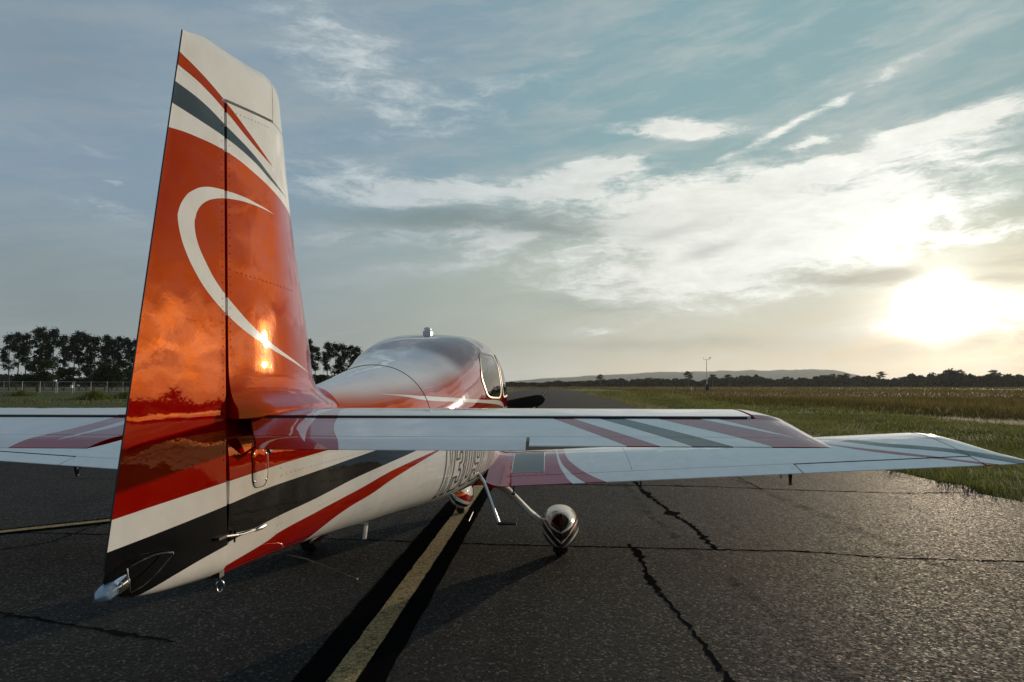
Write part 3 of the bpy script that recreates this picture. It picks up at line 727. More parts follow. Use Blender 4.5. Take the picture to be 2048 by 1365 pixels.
def rud_top(u, t):
    zl = 2.557 + .070 * (1 - u); yf = -3.948; te = fin_te(2.6); y = yf + (te - yf) * u
    z1 = float(fin_top(y)); z0 = min(2.515 + (.014 + .066 * (y - fin_h(2.55)) / .34 if y > fin_h(2.55) - .008 else 0), z1 - .01); z = z0 + (z1 - z0) * (1 - (1 - t) ** 2)
    y2 = yf + (fin_te(z) - yf) * u
    return fin_pt(y2, z, fin_T(y2, z) * tip_round(y2, z) + .0005)
MB().solid(lambda u, t: (lambda z: fin_pt(fin_h(z) + .014 - .030 * u, z, fin_T(fin_h(z), z) * .72))(.965 + 1.56 * t), 2, 24).build('hinge_gap_shade', M['black'], plane, False)  # black filler paints the shade inside the rudder hinge gap
rudder = MB().solid(rud_main, 24, 80).solid(rud_top, 30, 16).build('rudder', M['body'], plane, ang=40)
MB().tube([(0, fin_te(z) - .001, z) for z in np.linspace(1.12, 2.645, 12)], .0022, 6).build('trailing_edge', M['dark'], rudder)
# tail light in the rudder bottom
MB().lathe((0, -4.70, 1.078), (0, -1, -.18), [(0, .014), (.01, .024), (.04, .023), (.052, .021)], 18).build('tail_light', M['chrome'], rudder)
MB().lathe((0, -4.750, 1.070), (0, -1, -.18), [(0, .021), (.02, .021), (.04, .017), (.052, .008), (.055, .0005)], 18).build('light_lens', M['lens'], rudder)
def rud_light_rim(cx):
    P = [(cx * (.047 - .02 * t), -4.56 - .17 * t, 1.115 - .10 * abs(t - .5) * (-1 if t > 2 else 1) * 0 + .01 * math.sin(t * 3.14)) for t in np.linspace(0, 1, 9)]
    Q = [(cx * (.050 - .012 * t), -4.56 - .17 * t, 1.110 - .055 * math.sin(math.pi * (.5 * t + .0))) for t in np.linspace(0, 1, 9)]
    return MB().tube(P + Q[::-1] + [P[0]], .0020, 6)
rud_light_rim(1).build('light_rim', M['chrome'], rudder)
# rivet rows beside the hinge line
def rivets(name, pts, nrm, parent, r=.0026):
    m = MB()
    for p in pts: m.lathe(p, nrm, [(-.001, r), (.0006, r), (.0014, r * .6), (.0017, .0003)], 6)
    return m.build(name, M['body'], parent)
rv = rivets('rivet_row', [(fin_T(fin_h(z) + .022, z), fin_h(z) + .022, z) for z in np.arange(1.60, 2.50, .026)], (1, 0, 0), plane); rv['kind'] = 'stuff'
rv = rivets('rivet_row', [(fin_T(fin_h(z) - .022, z), fin_h(z) - .022, z) for z in np.arange(1.34, 2.50, .026)], (1, 0, 0), plane); rv['kind'] = 'stuff'
rv = rivets('rivet_row', [(fin_T(y, 2.495 + .066 * (y + 4.29) / .34) , y, 2.495 + .066 * (y + 4.29) / .34) for y in np.arange(-4.25, -3.97, .026)], (1, 0, 0), plane); rv['kind'] = 'stuff'
rv = rivets('rivet_row', [(fin_T(y, 1.96), y, 1.96) for y in np.arange(-4.22, -3.75, .03)], (1, 0, 0), plane); rv['kind'] = 'stuff'
rv = rivets('rivet_row', [(fin_T(y, 1.60 - .10 * (y + 3.45) * -.55) + .002, y, 1.62 + .13 * (y + 3.45)) for y in np.arange(-4.12, -3.55, .075)], (1, 0, 0), plane, .004); rv['kind'] = 'stuff'
def side_rivets(z_of_y, ys_):
    pts = [(fus_half(y, z_of_y(y)), y, z_of_y(y)) for y in ys_]; o = rivets('rivet_row', pts, (1, -.18, 0), plane, .0024); o['kind'] = 'stuff'
side_rivets(lambda y: 1.245 + .02 * (y + 3.9), np.arange(-3.92, -2.9, .032))
side_rivets(lambda y: 1.075 + .055 * (y + 3.6), np.arange(-3.6, -1.9, .034))
side_rivets(lambda y: .965 + .03 * (y + 3.0), np.arange(-3.25, -2.4, .034))
for y0 in (-3.93, -3.1):
    o = rivets('rivet_row', [(fus_half(y0, z), y0, z) for z in np.arange(1.0, 1.28, .03)], (1, -.18, 0), plane, .0024); o['kind'] = 'stuff'
# inspection cover with rounded lower end, and its screws
cov = rounded([(-4.128,1.225),(-4.028,1.222),(-4.022,1.375),(-4.124,1.385)], 8, .35)
def cover_patch():
    c = cov.mean(0); n = len(cov); v, f = [], []
    for j, (r, off) in enumerate(((.02, .002), (.5, .002), (.95, .002), (1.0, .0005))):
        for p in cov: q = c + (p - c) * r; v.append((fus_half(q[0], q[1]) + off, q[0], q[1]))
    for j in range(3):
        for k in range(n): f.append((j * n + k, j * n + (k + 1) % n, (j + 1) * n + (k + 1) % n, (j + 1) * n + k))
    f.append(tuple(range(n))); return mk('inspection_cover', v, f, M['body'], plane)
cover = cover_patch()
MB().tube([(fus_half(p[0], p[1]) + .001, p[0], p[1]) for p in list(shrink(cov, 1.02)) + [shrink(cov, 1.02)[0]]], .0014, 5, False).build('cover_edge', M['dark'], cover)
for y, z in ((-4.115,1.245),(-4.040,1.243),(-4.115,1.34),(-4.035,1.335)):
    MB().lathe((fus_half(y, z), y, z), (1, -.15, 0), [(0, .004), (.003, .004), (.0036, .001)], 8).build('screw', M['steel'], cover)
# rudder cable, fork and fairing
MB().lathe((.072, -4.085, 1.076), (.06, 1, .02), [(0, .003), (.01, .007), (.04, .009), (.065, .007), (.075, .002)], 12).build('cable_fairing', M['alu'], plane)
MB().tube([(.073, -4.09, 1.076), (.070, -4.18, 1.082), (.064, -4.26, 1.092), (.060, -4.30, 1.098)], .0026, 6).build('rudder_cable', M['steel'], plane)
MB().tube([(.066, -4.21, 1.085), (.060, -4.30, 1.098)], .0055, 8).tube([(.066, -4.23, 1.105), (.066, -4.23, 1.066)], .0035, 6).build('cable_fork', M['dark'], plane)
MB().solid(lambda u, t: ((.04 + .03 * u, -4.29 - .05 * t + .0, 1.104), (.04 + .03 * u, -4.29 - .05 * t, 1.096)), 2, 2).build('rudder_horn', M['dark'], rudder)
# tie-down ring
def torus(c, ra, rb, rm, n=20, k=8, tilt=.5):
    v, f = [], []
    for i in range(n):
        a = 2 * math.pi * i / n
        for j in range(k):
            b = 2 * math.pi * j / k; rr = 1 + 0
            px, pz = (ra + rm * math.cos(b)) * math.cos(a), (rb + rm * math.cos(b)) * math.sin(a); py = rm * math.sin(b)
            v.append((c[0] + px * math.cos(tilt) - py * math.sin(tilt), c[1] + px * math.sin(tilt) + py * math.cos(tilt), c[2] + pz))
    for i in range(n):
        for j in range(k): f.append((i * k + j, i * k + (j + 1) % k, ((i + 1) % n) * k + (j + 1) % k, ((i + 1) % n) * k + j))
    return v, f
MB().add(*torus((0, -4.188, .912), .011, .019, .003)).tube([(0, -4.188, .955), (0, -4.188, .930)], .0045, 8).build('tie_down_ring', M['steel'], plane)

# tailplane and elevators ----------------------------------------------------
HSZ, HSH, HSTE = 1.452, -4.180, -4.502
hs_le = lambda a: -3.58 - (a - .12) * .10
def hs_T(a, y):
    le = hs_le(a); s = min(1, max(0, (le - y) / (le - HSH))); return (.041 * (1 - (1 - min(1, s / .5)) ** 2.0) ** .5) if s < .5 else .041 - .015 * ((s - .5) / .5) ** 1.6
for sgn, side in ((1, 'right'), (-1, 'left')):
    def stab(u, t):
        a = .09 + (1.752 - .09) * t; le = hs_le(a); h = HSH + .006; y = h + (le - h) * (1 - (1 - u) ** 1.8); T = hs_T(a, y)
        return (sgn * a, y, HSZ + T), (sgn * a, y, HSZ - T)
    MB().solid(stab, 20, 24).build('horizontal_stabiliser', M['tail'], plane, ang=40)
    root = lambda y: .085 + (HSH - y) / .32 * .165
    def el_pt(a, y, shrinkT=1.0):
        r = min(1, max(0, (HSH - y) / (HSH - HSTE))); zc = HSZ - .044 * r; T = .0195 * (1 - .92 * r) * shrinkT
        return (sgn * a, y, zc + T), (sgn * a, y, zc - T)
    TAB = -4.405
    def elev(u, t):          # part ahead of the tab line, full span
        y = HSH - .008 + (TAB + .003 - HSH) * u; a0 = root(y); a = a0 + (1.764 - a0) * t; return el_pt(a, y)
    def elev2(u, t):         # outboard part behind the tab line
        y = TAB + (HSTE - TAB) * u; a = 1.040 + (1.764 - 1.040) * t; return el_pt(a, y)
    def horn(u, t):          # rounded tip with the balance horn reaching forward to the leading edge
        y = hs_le(1.76) - .02 + (HSTE - hs_le(1.76) + .02) * u
        s = u; xt = 1.83 + .045 * min(1, s * 1.6); 
        if s < .18: xt = 1.768 + (xt - 1.768) * math.sqrt(1 - (1 - s / .18) ** 2)
        a = 1.764 + (xt - 1.764) * t; k = math.sqrt(max(0, 1 - t ** 2.4))
        if y > HSH:
            T = hs_T(1.75, y); return (sgn * a, y, HSZ + T * k + .0003), (sgn * a, y, HSZ - T * k - .0003)
        p, q = el_pt(a, y, k); return p, q
    el = MB().solid(elev, 12, 30).solid(elev2, 4, 16).solid(horn, 30, 8).build('elevator', M['tail'], plane, ang=40)
    def tab(u, t):
        y = TAB - .004 + (HSTE + .002 - TAB) * u; a0 = root(y) + .002; a = a0 + (1.030 - a0) * t
        r = (HSH - y) / (HSH - HSTE); zc = HSZ - .044 * r - .012 * u ** 1.6; T = .0195 * (1 - .92 * r) + .003 * math.sin(math.pi * min(1, u * 1.0)) 
        return (sgn * a, y, zc + T - .001), (sgn * a, y, zc - T)
    MB().solid(tab, 10, 24).build('trim_tab', M['tail'], el, ang=40)
    MB().solid(lambda u, t: ((sgn * (.115 + .012 * u), -4.175 + .055 * t + .02 * t, 1.415 - .072 * t), (sgn * (.115 + .012 * u), -4.115 - .000 * t + .02 * t, 1.415 - .072 * t)), 2, 4).build('elevator_horn', M['dark'], el)
    MB().tube([(sgn * .125, -4.10, 1.345), (sgn * .115, -4.03, 1.372), (sgn * .10, -3.97, 1.39)], .004, 6).build('push_rod', M['dark'], plane)
    MB().solid(lambda u, t: ((sgn * (.10 + 1.64 * t), HSH + .016 - .013 * u, HSZ + .0245), (sgn * (.10 + 1.64 * t), HSH + .016 - .013 * u, HSZ - .0245)), 2, 4).build('hinge_gap_shade', M['black'], plane, False)  # black strip behind the stabiliser, standing in for shade on its rear face
    # root fillet between stabiliser and body
    def fil(u, t):
        y = -4.10 + .52 * u; b = max(.02, fus_half(y, HSZ)); a = b * .9 + (.125 + .02 * u - b * .9 + .02) * t; T = hs_T(.12, y) + .020 * (1 - t) ** 2
        return (sgn * a, y, HSZ + T), (sgn * a, y, HSZ - T)
    MB().solid(fil, 14, 6).build('root_fairing', M['body'], plane)

# wings ------------------------------------------------------------------
W_LE, W_TE, W_H = .63, -.79, -.585
wz0 = lambda x: .70 + .056 * abs(x) - .004 * x
def wprof(s):
    t = .135 * 1.42 / .2 * (.2969 * math.sqrt(s) - .126 * s - .3516 * s * s + .2843 * s ** 3 - .1015 * s ** 4); c = .022 * 1.42 * math.sin(math.pi * s ** .7)
    return c + t, c - t
def wing_pt(x, y, k=1.0, ref=None):
    s = min(1, max(0, (W_LE - y) / (W_LE - W_TE))); u, l = wprof(s); zc = wz0(x) + .075 * (1 - s); m = (u + l) / 2; h = (u - l) / 2 * k + .0008
    return (x, y, zc + m + h), (x, y, zc + m - h)
tip_x = pchip([-.80,-.63,-.47,-.243,.064,.233,.42,.55,.63],[5.00,4.957,4.905,4.865,4.815,4.755,4.69,4.62,4.50])
for sgn in (1, -1):
    wing = MB().solid(lambda u, t: wing_pt(sgn * (.40 + 4.18 * t), W_LE + (W_H + .006 - W_LE) * u ** 1.6), 40, 40).build('wing', M['wing'], plane, ang=40)
    MB().solid(lambda u, t: wing_pt(sgn * (.56 + 2.585 * t), W_H - (.003) + (W_TE - W_H + .003) * u), 8, 24).build('flap', M['wing'], plane, ang=40)
    MB().solid(lambda u, t: wing_pt(sgn * (3.158 + 1.415 * t), W_H - .010 + (W_TE - W_H + .010) * u, .90), 8, 16).build('aileron', M['wing'], plane, ang=40)
    def wtip(u, t):
        y = W_LE + (W_TE - W_LE) * u ** 1.6; xt = float(tip_x(y)); x = 4.588 + (max(xt, 4.60) - 4.588) * t; return wing_pt(sgn * x, y, math.sqrt(max(0, 1 - t ** 2.6)))
    MB().solid(wtip, 40, 12).build('wing_tip', M['wing'], plane, ang=40)
    def skidp(u, t):
        x = .765 + .275 * u; y = -.50 + .62 * t; p, q = wing_pt(sgn * x, y); return (p[0], p[1], p[2] + .0035), (p[0], p[1], p[2] + .0005)
    wk = MB().solid(skidp, 4, 24).build('walkway_pad', M['skid'], plane)
    ring = [(.760 + .285 * a, -.507 + .634 * b) for a, b in ((0, 0), (1, 0), (1, 1), (0, 1), (0, 0))]
    rp = dens(ring, .04)
    MB().tube([(sgn * p[0], p[1], wing_pt(sgn * p[0], p[1])[0][2] + .0015) for p in rp], .0030, 5, False).build('pad_border', M['white'], wk)
    # fillet where the wing meets the body
    def wf(u, t):
        y = W_LE + (-.80 - W_LE) * u; p, q = wing_pt(sgn * (.56 + .16 * t), y); k = (1 - t) ** 2.2
        return (p[0], y, p[2] + .045 * k), (q[0], y, q[2] - .01 * k)
    MB().solid(wf, 30, 8).build('wing_root_fairing', M['wing'], plane)
    MB().solid(lambda u, t: (lambda p, q: ((p[0], p[1], p[2] - .002), (q[0], q[1], q[2] + .004)))(*wing_pt(sgn * (3.15 + 1.43 * t), W_H + .012 - .010 * u)), 2, 12).build('hinge_gap_shade', M['black'], plane, False)  # black insert so the aileron gap reads as deep shade
    # brackets under the trailing edge
    for bx, w_, d_ in ((3.10, .055, .115), (1.865, .012, .10), (.785, .010, .10)):
        zt_ = wz0(bx * sgn) + .03
        b_ = MB().solid(lambda u, t: ((sgn * (bx - .006), -.60 - .02 * t - (w_ * 1.6) * (1 - t * .75) * u, zt_ - (.03 + d_) * t), (sgn * (bx + .006), -.60 - .02 * t - (w_ * 1.6) * (1 - t * .75) * u, zt_ - (.03 + d_) * t)), 3, 6).build('hinge_bracket', M['dark'], plane)
        MB().tube([(sgn * (bx - .016), -.635, zt_ - d_ - .018), (sgn * (bx + .016), -.635, zt_ - d_ - .018)], .009, 8).build('bracket_bolt', M['steel'], b_)
    MB().tube([(sgn * (3.0), -.70, wz0(3.0 * sgn) - .005), (sgn * 2.96, -.83, wz0(3.0 * sgn) - .022)], [.014, .008], 8).build('pitot_fitting' if False else 'flap_actuator_fitting', M['steel'], plane)
    o = rivets('rivet_row', [wing_pt(sgn * x, -.02)[0] for x in np.arange(1.05, 4.55, .05)], (0, 0, 1), plane, .0028); o['kind'] = 'stuff'
    o = rivets('rivet_row', [wing_pt(sgn * x, -.55)[0] for x in np.arange(.80, 4.55, .05)], (0, 0, 1), plane, .0028); o['kind'] = 'stuff'
    for xr in (1.45, 2.2, 2.6, 3.0, 3.4, 3.8, 4.2):
        o = rivets('rivet_row', [wing_pt(sgn * xr, y)[0] for y in np.arange(-.52, .3, .045)], (0, 0, 1), plane, .0026); o['kind'] = 'stuff'
    # panel line on the wing skin
    MB().tube([(sgn * 1.80, y, wing_pt(sgn * 1.80, y)[0][2]) for y in np.linspace(.2, -.57, 14)], .0016, 5, False).build('skin_seam', M['dark'], plane)
    MB().tube([(sgn * 4.585, y, wing_pt(sgn * 4.585, y)[0][2]) for y in np.linspace(.55, -.57, 20)], .0022, 5, False).build('skin_seam', M['dark'], plane)
    # landing gear leg, wheel pant, tyre, step
    MB().tube([(sgn * .50, -.10, .72), (sgn * .70, -.10, .60), (sgn * .90, -.06, .40), (sgn * 1.10, -.02, .235)], [.105, .095, .082, .072], 20, True, .34, (0, 1, 0)).build('gear_leg', M['white'], plane)
    def pant(u, t, cx=1.19, L0=-.66, L1=.50, W=.172, z0=.085, z1=.435):
        s = u; y = L1 + (L0 - L1) * s
        k = (min(1, s / .40)) if s < .40 else 1; k = math.sqrt(max(0, 1 - (1 - k) ** 2)); q = max(0, (s - .45) / .55); k *= (1 - q ** 2.1); kz = (1 - (1 - min(1, s / .40)) ** 2) ** .5 * (1 - .78 * q ** 2.2)
        a = 2 * math.pi * t; c, s_ = math.cos(a), math.sin(a); zc = (z0 + z1) / 2 + .035 * q
        return (sgn * cx + W * k * math.copysign(abs(c) ** .85, c), y, zc + (z1 - z0) / 2 * kz * math.copysign(abs(s_) ** .9, s_))
    pv = [pant(i / 44, j / 40) for i in range(45) for j in range(40)]
    pf = [(i * 40 + j, i * 40 + (j + 1) % 40, (i + 1) * 40 + (j + 1) % 40, (i + 1) * 40 + j) for i in range(44) for j in range(40)]
    wp = mk('wheel_pant', pv, pf, M['pant_right' if sgn > 0 else 'pant_left'], plane, ang=60)
    MB().lathe((sgn * 1.19 - .075, -.02, .185), (1, 0, 0), [(0, .10), (.005, .150), (.03, .178), (.055, .185), (.095, .185), (.12, .178), (.145, .150), (.15, .10)], 32).build('tyre', M['black'], plane)
    MB().tube([(sgn * .52, -.96, .86), (sgn * .57, -1.01, .80), (sgn * .695, -1.14, .512)], .0135, 12).build('step_strut', M['alu'], plane)
    MB().tube([(sgn * .690, -1.145, .507), (sgn * .835, -1.15, .507)], .0125, 12).build('step_peg', M['black'], plane)

# nose gear
def npant(u, t):
    y = 2.33 + (1.42 - 2.33) * u; k = math.sqrt(max(0, 1 - (1 - min(1, u / .4)) ** 2)); q = max(0, (u - .45) / .55); k *= (1 - q ** 2.2); kz = math.sqrt(max(0, 1 - (1 - min(1, u / .4)) ** 2)) * (1 - .75 * q ** 2.2)
    a = 2 * math.pi * t; return (.135 * k * math.cos(a), y, .225 + .03 * q + .165 * kz * math.sin(a))
pv = [npant(i / 36, j / 36) for i in range(37) for j in range(36)]
pf = [(i * 36 + j, i * 36 + (j + 1) % 36, (i + 1) * 36 + (j + 1) % 36, (i + 1) * 36 + j) for i in range(36) for j in range(36)]
mk('nose_wheel_pant', pv, pf, M['pant_nose'], plane, ang=60)
MB().lathe((-.055, 1.90, .165), (1, 0, 0), [(0, .09), (.005, .135), (.025, .158), (.045, .165), (.065, .165), (.085, .158), (.105, .135), (.11, .09)], 28).build('nose_tyre', M['black'], plane)
MB().tube([(0, 1.35, .72), (0, 1.60, .55), (0, 1.86, .33)], .028, 12).build('nose_gear_leg', M['white'], plane)
# propeller and spinner
spin = MB().lathe((0, 2.49, 1.165), (0, 1, .0), [(0, .165), (.02, .170), (.12, .155), (.24, .105), (.32, .05), (.36, .004)], 28).build('spinner', M['white'], plane)
PZ = 1.30
for sgn in (1, -1):
    def blade(u, t):
        r = .10 + .93 * u; ch = (.10 + .075 * math.sin(min(1, u * 1.5) * math.pi * .5)) * (1 if u < .86 else math.sqrt(max(.02, 1 - ((u - .86) / .14) ** 2))); th = .028 * (1 - .75 * u); tw = R(58 - 40 * u); c = (t - .5) * ch
        cy, cz = c * math.sin(tw), -c * math.cos(tw); h = th * math.sqrt(max(0.0, 1 - (2 * t - 1) ** 2)) * .5
        z_ = PZ - .06 * (1 - u) + .085 * u
        return (sgn * r, 2.62 + cy + h, z_ + cz), (sgn * r, 2.62 + cy - h, z_ + cz)
    MB().solid(blade, 26, 10).build('propeller_blade', M['prop'], plane)
# antennas, vents
an = MB().solid(lambda u, t: ((-.035 + .07 * u, -.50 + .11 * t, 2.045 + .026 * math.sin(math.pi * (.12 + .76 * u)) ** .6), (-.035 + .07 * u, -.50 + .11 * t, 2.020)), 8, 4).build('roof_antenna', M['alu'], plane)
MB().solid(lambda u, t: ((-.028 + .056 * u, -.485 + .09 * t, 2.088 + .010 * math.sin(math.pi * u)), (-.028 + .056 * u, -.485 + .09 * t, 2.076)), 8, 3).build('antenna_cap', M['white'], an)
MB().solid(lambda u, t: ((.012 * math.sin(math.pi * u) + .02, -2.46 - .09 * (u - .5) * (1 - .45 * t) - .05 * t, .815 - .125 * t), (-.012 * math.sin(math.pi * u) + .02, -2.46 - .09 * (u - .5) * (1 - .45 * t) - .05 * t, .815 - .125 * t)), 8, 6).build('belly_antenna', M['white'], plane)
MB().tube([(.05, -3.739, .905), (.12, -3.71, .880), (.30, -3.637, .785)], .0022, 6).lathe((.30, -3.637, .785), (.9, .3, -.4), [(0, .001), (.003, .005), (.008, .005), (.011, .001)], 8).build('whisker_antenna', M['steel'], plane)
MB().tube([(-.05, -3.739, .905), (-.12, -3.71, .880), (-.30, -3.637, .785)], .0022, 6).build('whisker_antenna', M['steel'], plane)
MB().tube([(.25, .99, .66), (.25, 1.02, .40), (.25, 1.0, .190), (.25, .62, .165)], .005, 6).build('bent_whip_antenna', M['rim'], plane)
MB().lathe((.32, 1.25, .70), (0, -.5, -.85), [(0, .03), (.12, .03), (.121, .024)], 14).build('exhaust_pipe', M['dark'], plane)
MB().lathe((-.32, 1.25, .70), (0, -.5, -.85), [(0, .03), (.12, .03), (.121, .024)], 14).build('exhaust_pipe', M['dark'], plane)

# registration letters: thin black outlines on the side
def oct_(x0, z0, x1, z1, cx, cz): return [(x0 + cx, z0), (x1 - cx, z0), (x1, z0 + cz), (x1, z1 - cz), (x1 - cx, z1), (x0 + cx, z1), (x0, z1 - cz), (x0, z0 + cz)]
GLYPH = {
 'N': [[(0, 0), (0, 1), (.36, 1), (.68, .36), (.68, 1), (1, 1), (1, 0), (.64, 0), (.32, .64), (.32, 0)]],
 '3': [[(.05, .08), (.0, .16), (.0, .31), (.34, .31), (.34, .22), (.40, .18), (.60, .18), (.66, .22), (.66, .40), (.60, .45), (.40, .45), (.40, .60), (.60, .60), (.66, .65), (.66, .80), (.60, .84), (.40, .84), (.34, .80), (.34, .70), (0, .70), (0, .90), (.14, 1), (.86, 1), (1, .90), (1, .60), (.90, .53), (1, .45), (1, .10), (.86, 0), (.14, 0)]],
 '0': [oct_(0, 0, 1, 1, .16, .09), oct_(.33, .18, .67, .82, .06, .04)],
 '9': [[(.14, 0), (.86, 0), (1, .09), (1, .91), (.86, 1), (.14, 1), (0, .91), (0, .50), (.14, .41), (.66, .41), (.66, .20), (.60, .16), (.40, .16), (.34, .20), (.34, .28), (0, .28), (0, .09)], oct_(.33, .55, .67, .84, .06, .04)],
 'W': [[(0, 1), (.14, 0), (.42, 0), (.50, .40), (.58, 0), (.86, 0), (1, 1), (.78, 1), (.70, .42), (.61, 1), (.39, 1), (.30, .42), (.22, 1)]]}
def letter(ch, y0, wd, z0, ht, lw=.0135):
    m = MB()
    for loop in GLYPH[ch]:
        P = [np.array((y0 + a * wd, z0 + b * ht)) for a, b in loop]; n = len(P); ins, outs = [], []
        for i in range(n):
            d1 = P[i] - P[i - 1]; d2 = P[(i + 1) % n] - P[i]; d1 = d1 / np.linalg.norm(d1); d2 = d2 / np.linalg.norm(d2)
            n1, n2 = np.array((-d1[1], d1[0])), np.array((-d2[1], d2[0])); b = n1 + n2; b /= max(.35, 1 + n1 @ n2)
            ins.append(P[i] + b * lw / 2); outs.append(P[i] - b * lw / 2)
        for i in range(n):
            j = (i + 1) % n; k = max(1, int(np.linalg.norm(P[j] - P[i]) / .02)); v = []
            for q in range(k + 1):
                for A in (ins, outs):
                    p = A[i] + (A[j] - A[i]) * q / k; v.append((fus_half(p[0], p[1]) + .003, p[0], p[1]))
            m.add(v, [(2 * q, 2 * q + 1, 2 * q + 3, 2 * q + 2) for q in range(k)])
    return m.build('registration_letter', M['ink'], plane, smooth=False)
for ch, y0, wd in (('N', -2.03, .185), ('3', -1.80, .205), ('0', -1.55, .205), ('9', -1.30, .205), ('W', -1.04, .27), ('N', -.72, .20)):
    letter(ch, y0, wd, .845, .320)

# ------------------------------------------------------------------ vegetation
def quads_at(P, size, r, up=.0):
    """one small randomly turned leaf clump (quad) at each point"""
    n = len(P); a = r.normal(size=(n, 3)); a[:, 2] *= (1 - up); a /= np.linalg.norm(a, axis=1)[:, None]
    b = r.normal(size=(n, 3)); b -= (b * a).sum(1)[:, None] * a; b /= np.linalg.norm(b, axis=1)[:, None]
    s = (np.asarray(size) * r.uniform(.6, 1.3, n))[:, None]
    V = np.stack([P - a * s - b * s * .5, P + a * s * .2 - b * s * .6, P + a * s + b * s * .5, P - a * s * .3 + b * s * .6], 1).reshape(-1, 3)
    return V, np.arange(4 * n).reshape(n, 4), np.repeat(r.random(n), 4)
def pine_meshes(seed, H=18.0, crown0=.45, width=2.6, per=120):
    r = np.random.default_rng(seed); m = MB()
    bend = r.normal(0, .25, 2); px = lambda t: (bend[0] * math.sin(t * 2.4), bend[1] * math.sin(t * 2.1), H * t)
    m.tube([px(t) for t in np.linspace(0, .97, 9)], [.24 * (1 - .85 * t) for t in np.linspace(0, 1, 9)], 7)
    P = []
    nl = 26
    for k in range(nl):
        t = crown0 + (1 - crown0) * (k / (nl - 1)) ** .9 * .98; a = r.uniform(0, 6.283)
        env = math.sin(math.pi * min(1, .12 + .88 * (t - crown0) / (1 - crown0))) ** .6; L = width * (.35 + .65 * env) * r.uniform(.55, 1.15)
        b = np.array(px(t)); e = b + np.array((math.cos(a) * L, math.sin(a) * L, r.uniform(.0, .9)))
        m.tube([b, (b + e) / 2 + np.array((0, 0, .1)), e], [.05, .03, .015], 4)
        c = r.uniform(.55, 1.0); n = int(per * c)
        ctr = b + (e - b) * r.uniform(.5, 1.0, n)[:, None]; P.append(ctr + r.normal(0, 1, (n, 3)) * np.array((.46, .46, .40)) * r.uniform(.7, 1.2))
    P.append(np.array(px(.98)) + r.normal(0, 1, (per, 3)) * np.array((.5, .5, .55)))
    return m, np.concatenate(P), r
def me_of(o):
    me = o.data; bpy.data.objects.remove(o); return me
pine_proto = []
for k, (H, c0, wd) in enumerate(((18.5, .46, 2.5), (17.0, .38, 2.3), (19.5, .52, 2.2), (16.0, .32, 2.1), (18.0, .46, 1.9))):
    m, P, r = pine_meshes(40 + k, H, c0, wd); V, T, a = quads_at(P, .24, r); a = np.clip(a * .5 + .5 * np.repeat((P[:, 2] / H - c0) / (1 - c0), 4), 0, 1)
    pine_proto.append((me_of(m.build('trunk', M['bark'])), me_of(big('crown', V, T, M['pine'], None, a))))
def broad_meshes(seed, H=9.0, W=4.0, lobes=22, per=260, size=.20):
    r = np.random.default_rng(seed); m = MB(); m.tube([(0, 0, 0), (.1, .05, H * .25), (0, .1, H * .55)], [.22, .17, .08], 8); P = []
    for k in range(lobes):
        a = r.uniform(0, 6.283); q = r.uniform(.15, 1) ** .6; z = H * r.uniform(.28, .93); R_ = W * .5 * math.sqrt(max(.05, 1 - ((z / H - .52) / .5) ** 2)) * q
        c = np.array((math.cos(a) * R_, math.sin(a) * R_, z)); m.tube([(0, 0, H * .3), tuple(c * .6 + np.array((0, 0, H * .12))), tuple(c)], [.08, .05, .02], 5)
        d = r.normal(size=(per, 3)); d /= np.linalg.norm(d, axis=1)[:, None]; P.append(c + d * (r.random(per)[:, None] ** .45) * W * np.array((.21, .21, .18)) * r.uniform(.7, 1.3))
    return m, np.concatenate(P), r
broad_proto = []
for k, (H, W_) in enumerate(((9.5, 7.0), (8.0, 6.0), (7.0, 5.2))):
    m, P, r = broad_meshes(80 + k, H, W_); V, T, a = quads_at(P, .22, r)
    broad_proto.append((me_of(m.build('trunk', M['bark'])), me_of(big('crown', V, T, M['leaf'], None, a))))
def plant(name, proto, loc, s, rz, label, cat, group):
    e = bpy.data.objects.new(name, None); COL.objects.link(e); e.location = loc; e.rotation_euler = (0, 0, rz); e.scale = (s[0], s[0], s[1]); tag(e, label, cat, group)
    for nm, me in zip(('trunk', 'crown'), proto): link(nm, me, e)
    return e
D0 = -6.4
def at(u, dist):          # a bearing (offset per unit distance) and a distance ahead of the viewpoint
    return 1.1 + u * dist, D0 + dist
ORD = ['first', 'second', 'third', 'fourth', 'fifth', 'sixth', 'seventh', 'eighth', 'ninth', 'tenth', 'eleventh', 'twelfth', 'thirteenth', 'fourteenth', 'fifteenth', 'sixteenth', 'seventeenth', 'eighteenth']
# (bearing*1335 px offset from straight ahead, distance, height)
left_pines = [(-1128,200,17.0),(-1112,207,17.8),(-1095,205,17.5),(-1068,198,18.6),(-1052,204,18.0),(-1032,196,18.3),(-1012,210,17.2),(-990,202,17.0),(-975,199,17.4),(-960,206,17.0),(-942,200,16.2),(-920,203,16.6),(-905,198,15.0),(-893,207,16.4),(-876,201,15.6),(-858,204,15.4),(-838,199,15.2),(-822,206,15.0)]
for i, (px, d, h) in enumerate(left_pines):
    x, y = at(px / 1335, d); k = (i * 3 + 1) % 5; H0 = (18.5, 17, 19.5, 16, 18)[k]
    plant('pine_tree', pine_proto[k], (x, y, -.06), (.95 + .1 * random.random(), h / H0), random.random() * 6.28, 'tall pine left of the fin, %s from the left photo edge' % ORD[i], 'pine tree', 'pines behind the fence')
mid_pines = [(-493,165,12.5),(-478,160,10.5),(-452,168,12.0),(-438,163,11.6),(-422,170,11.8),(-405,166,11.0),(-391,171,11.2)]
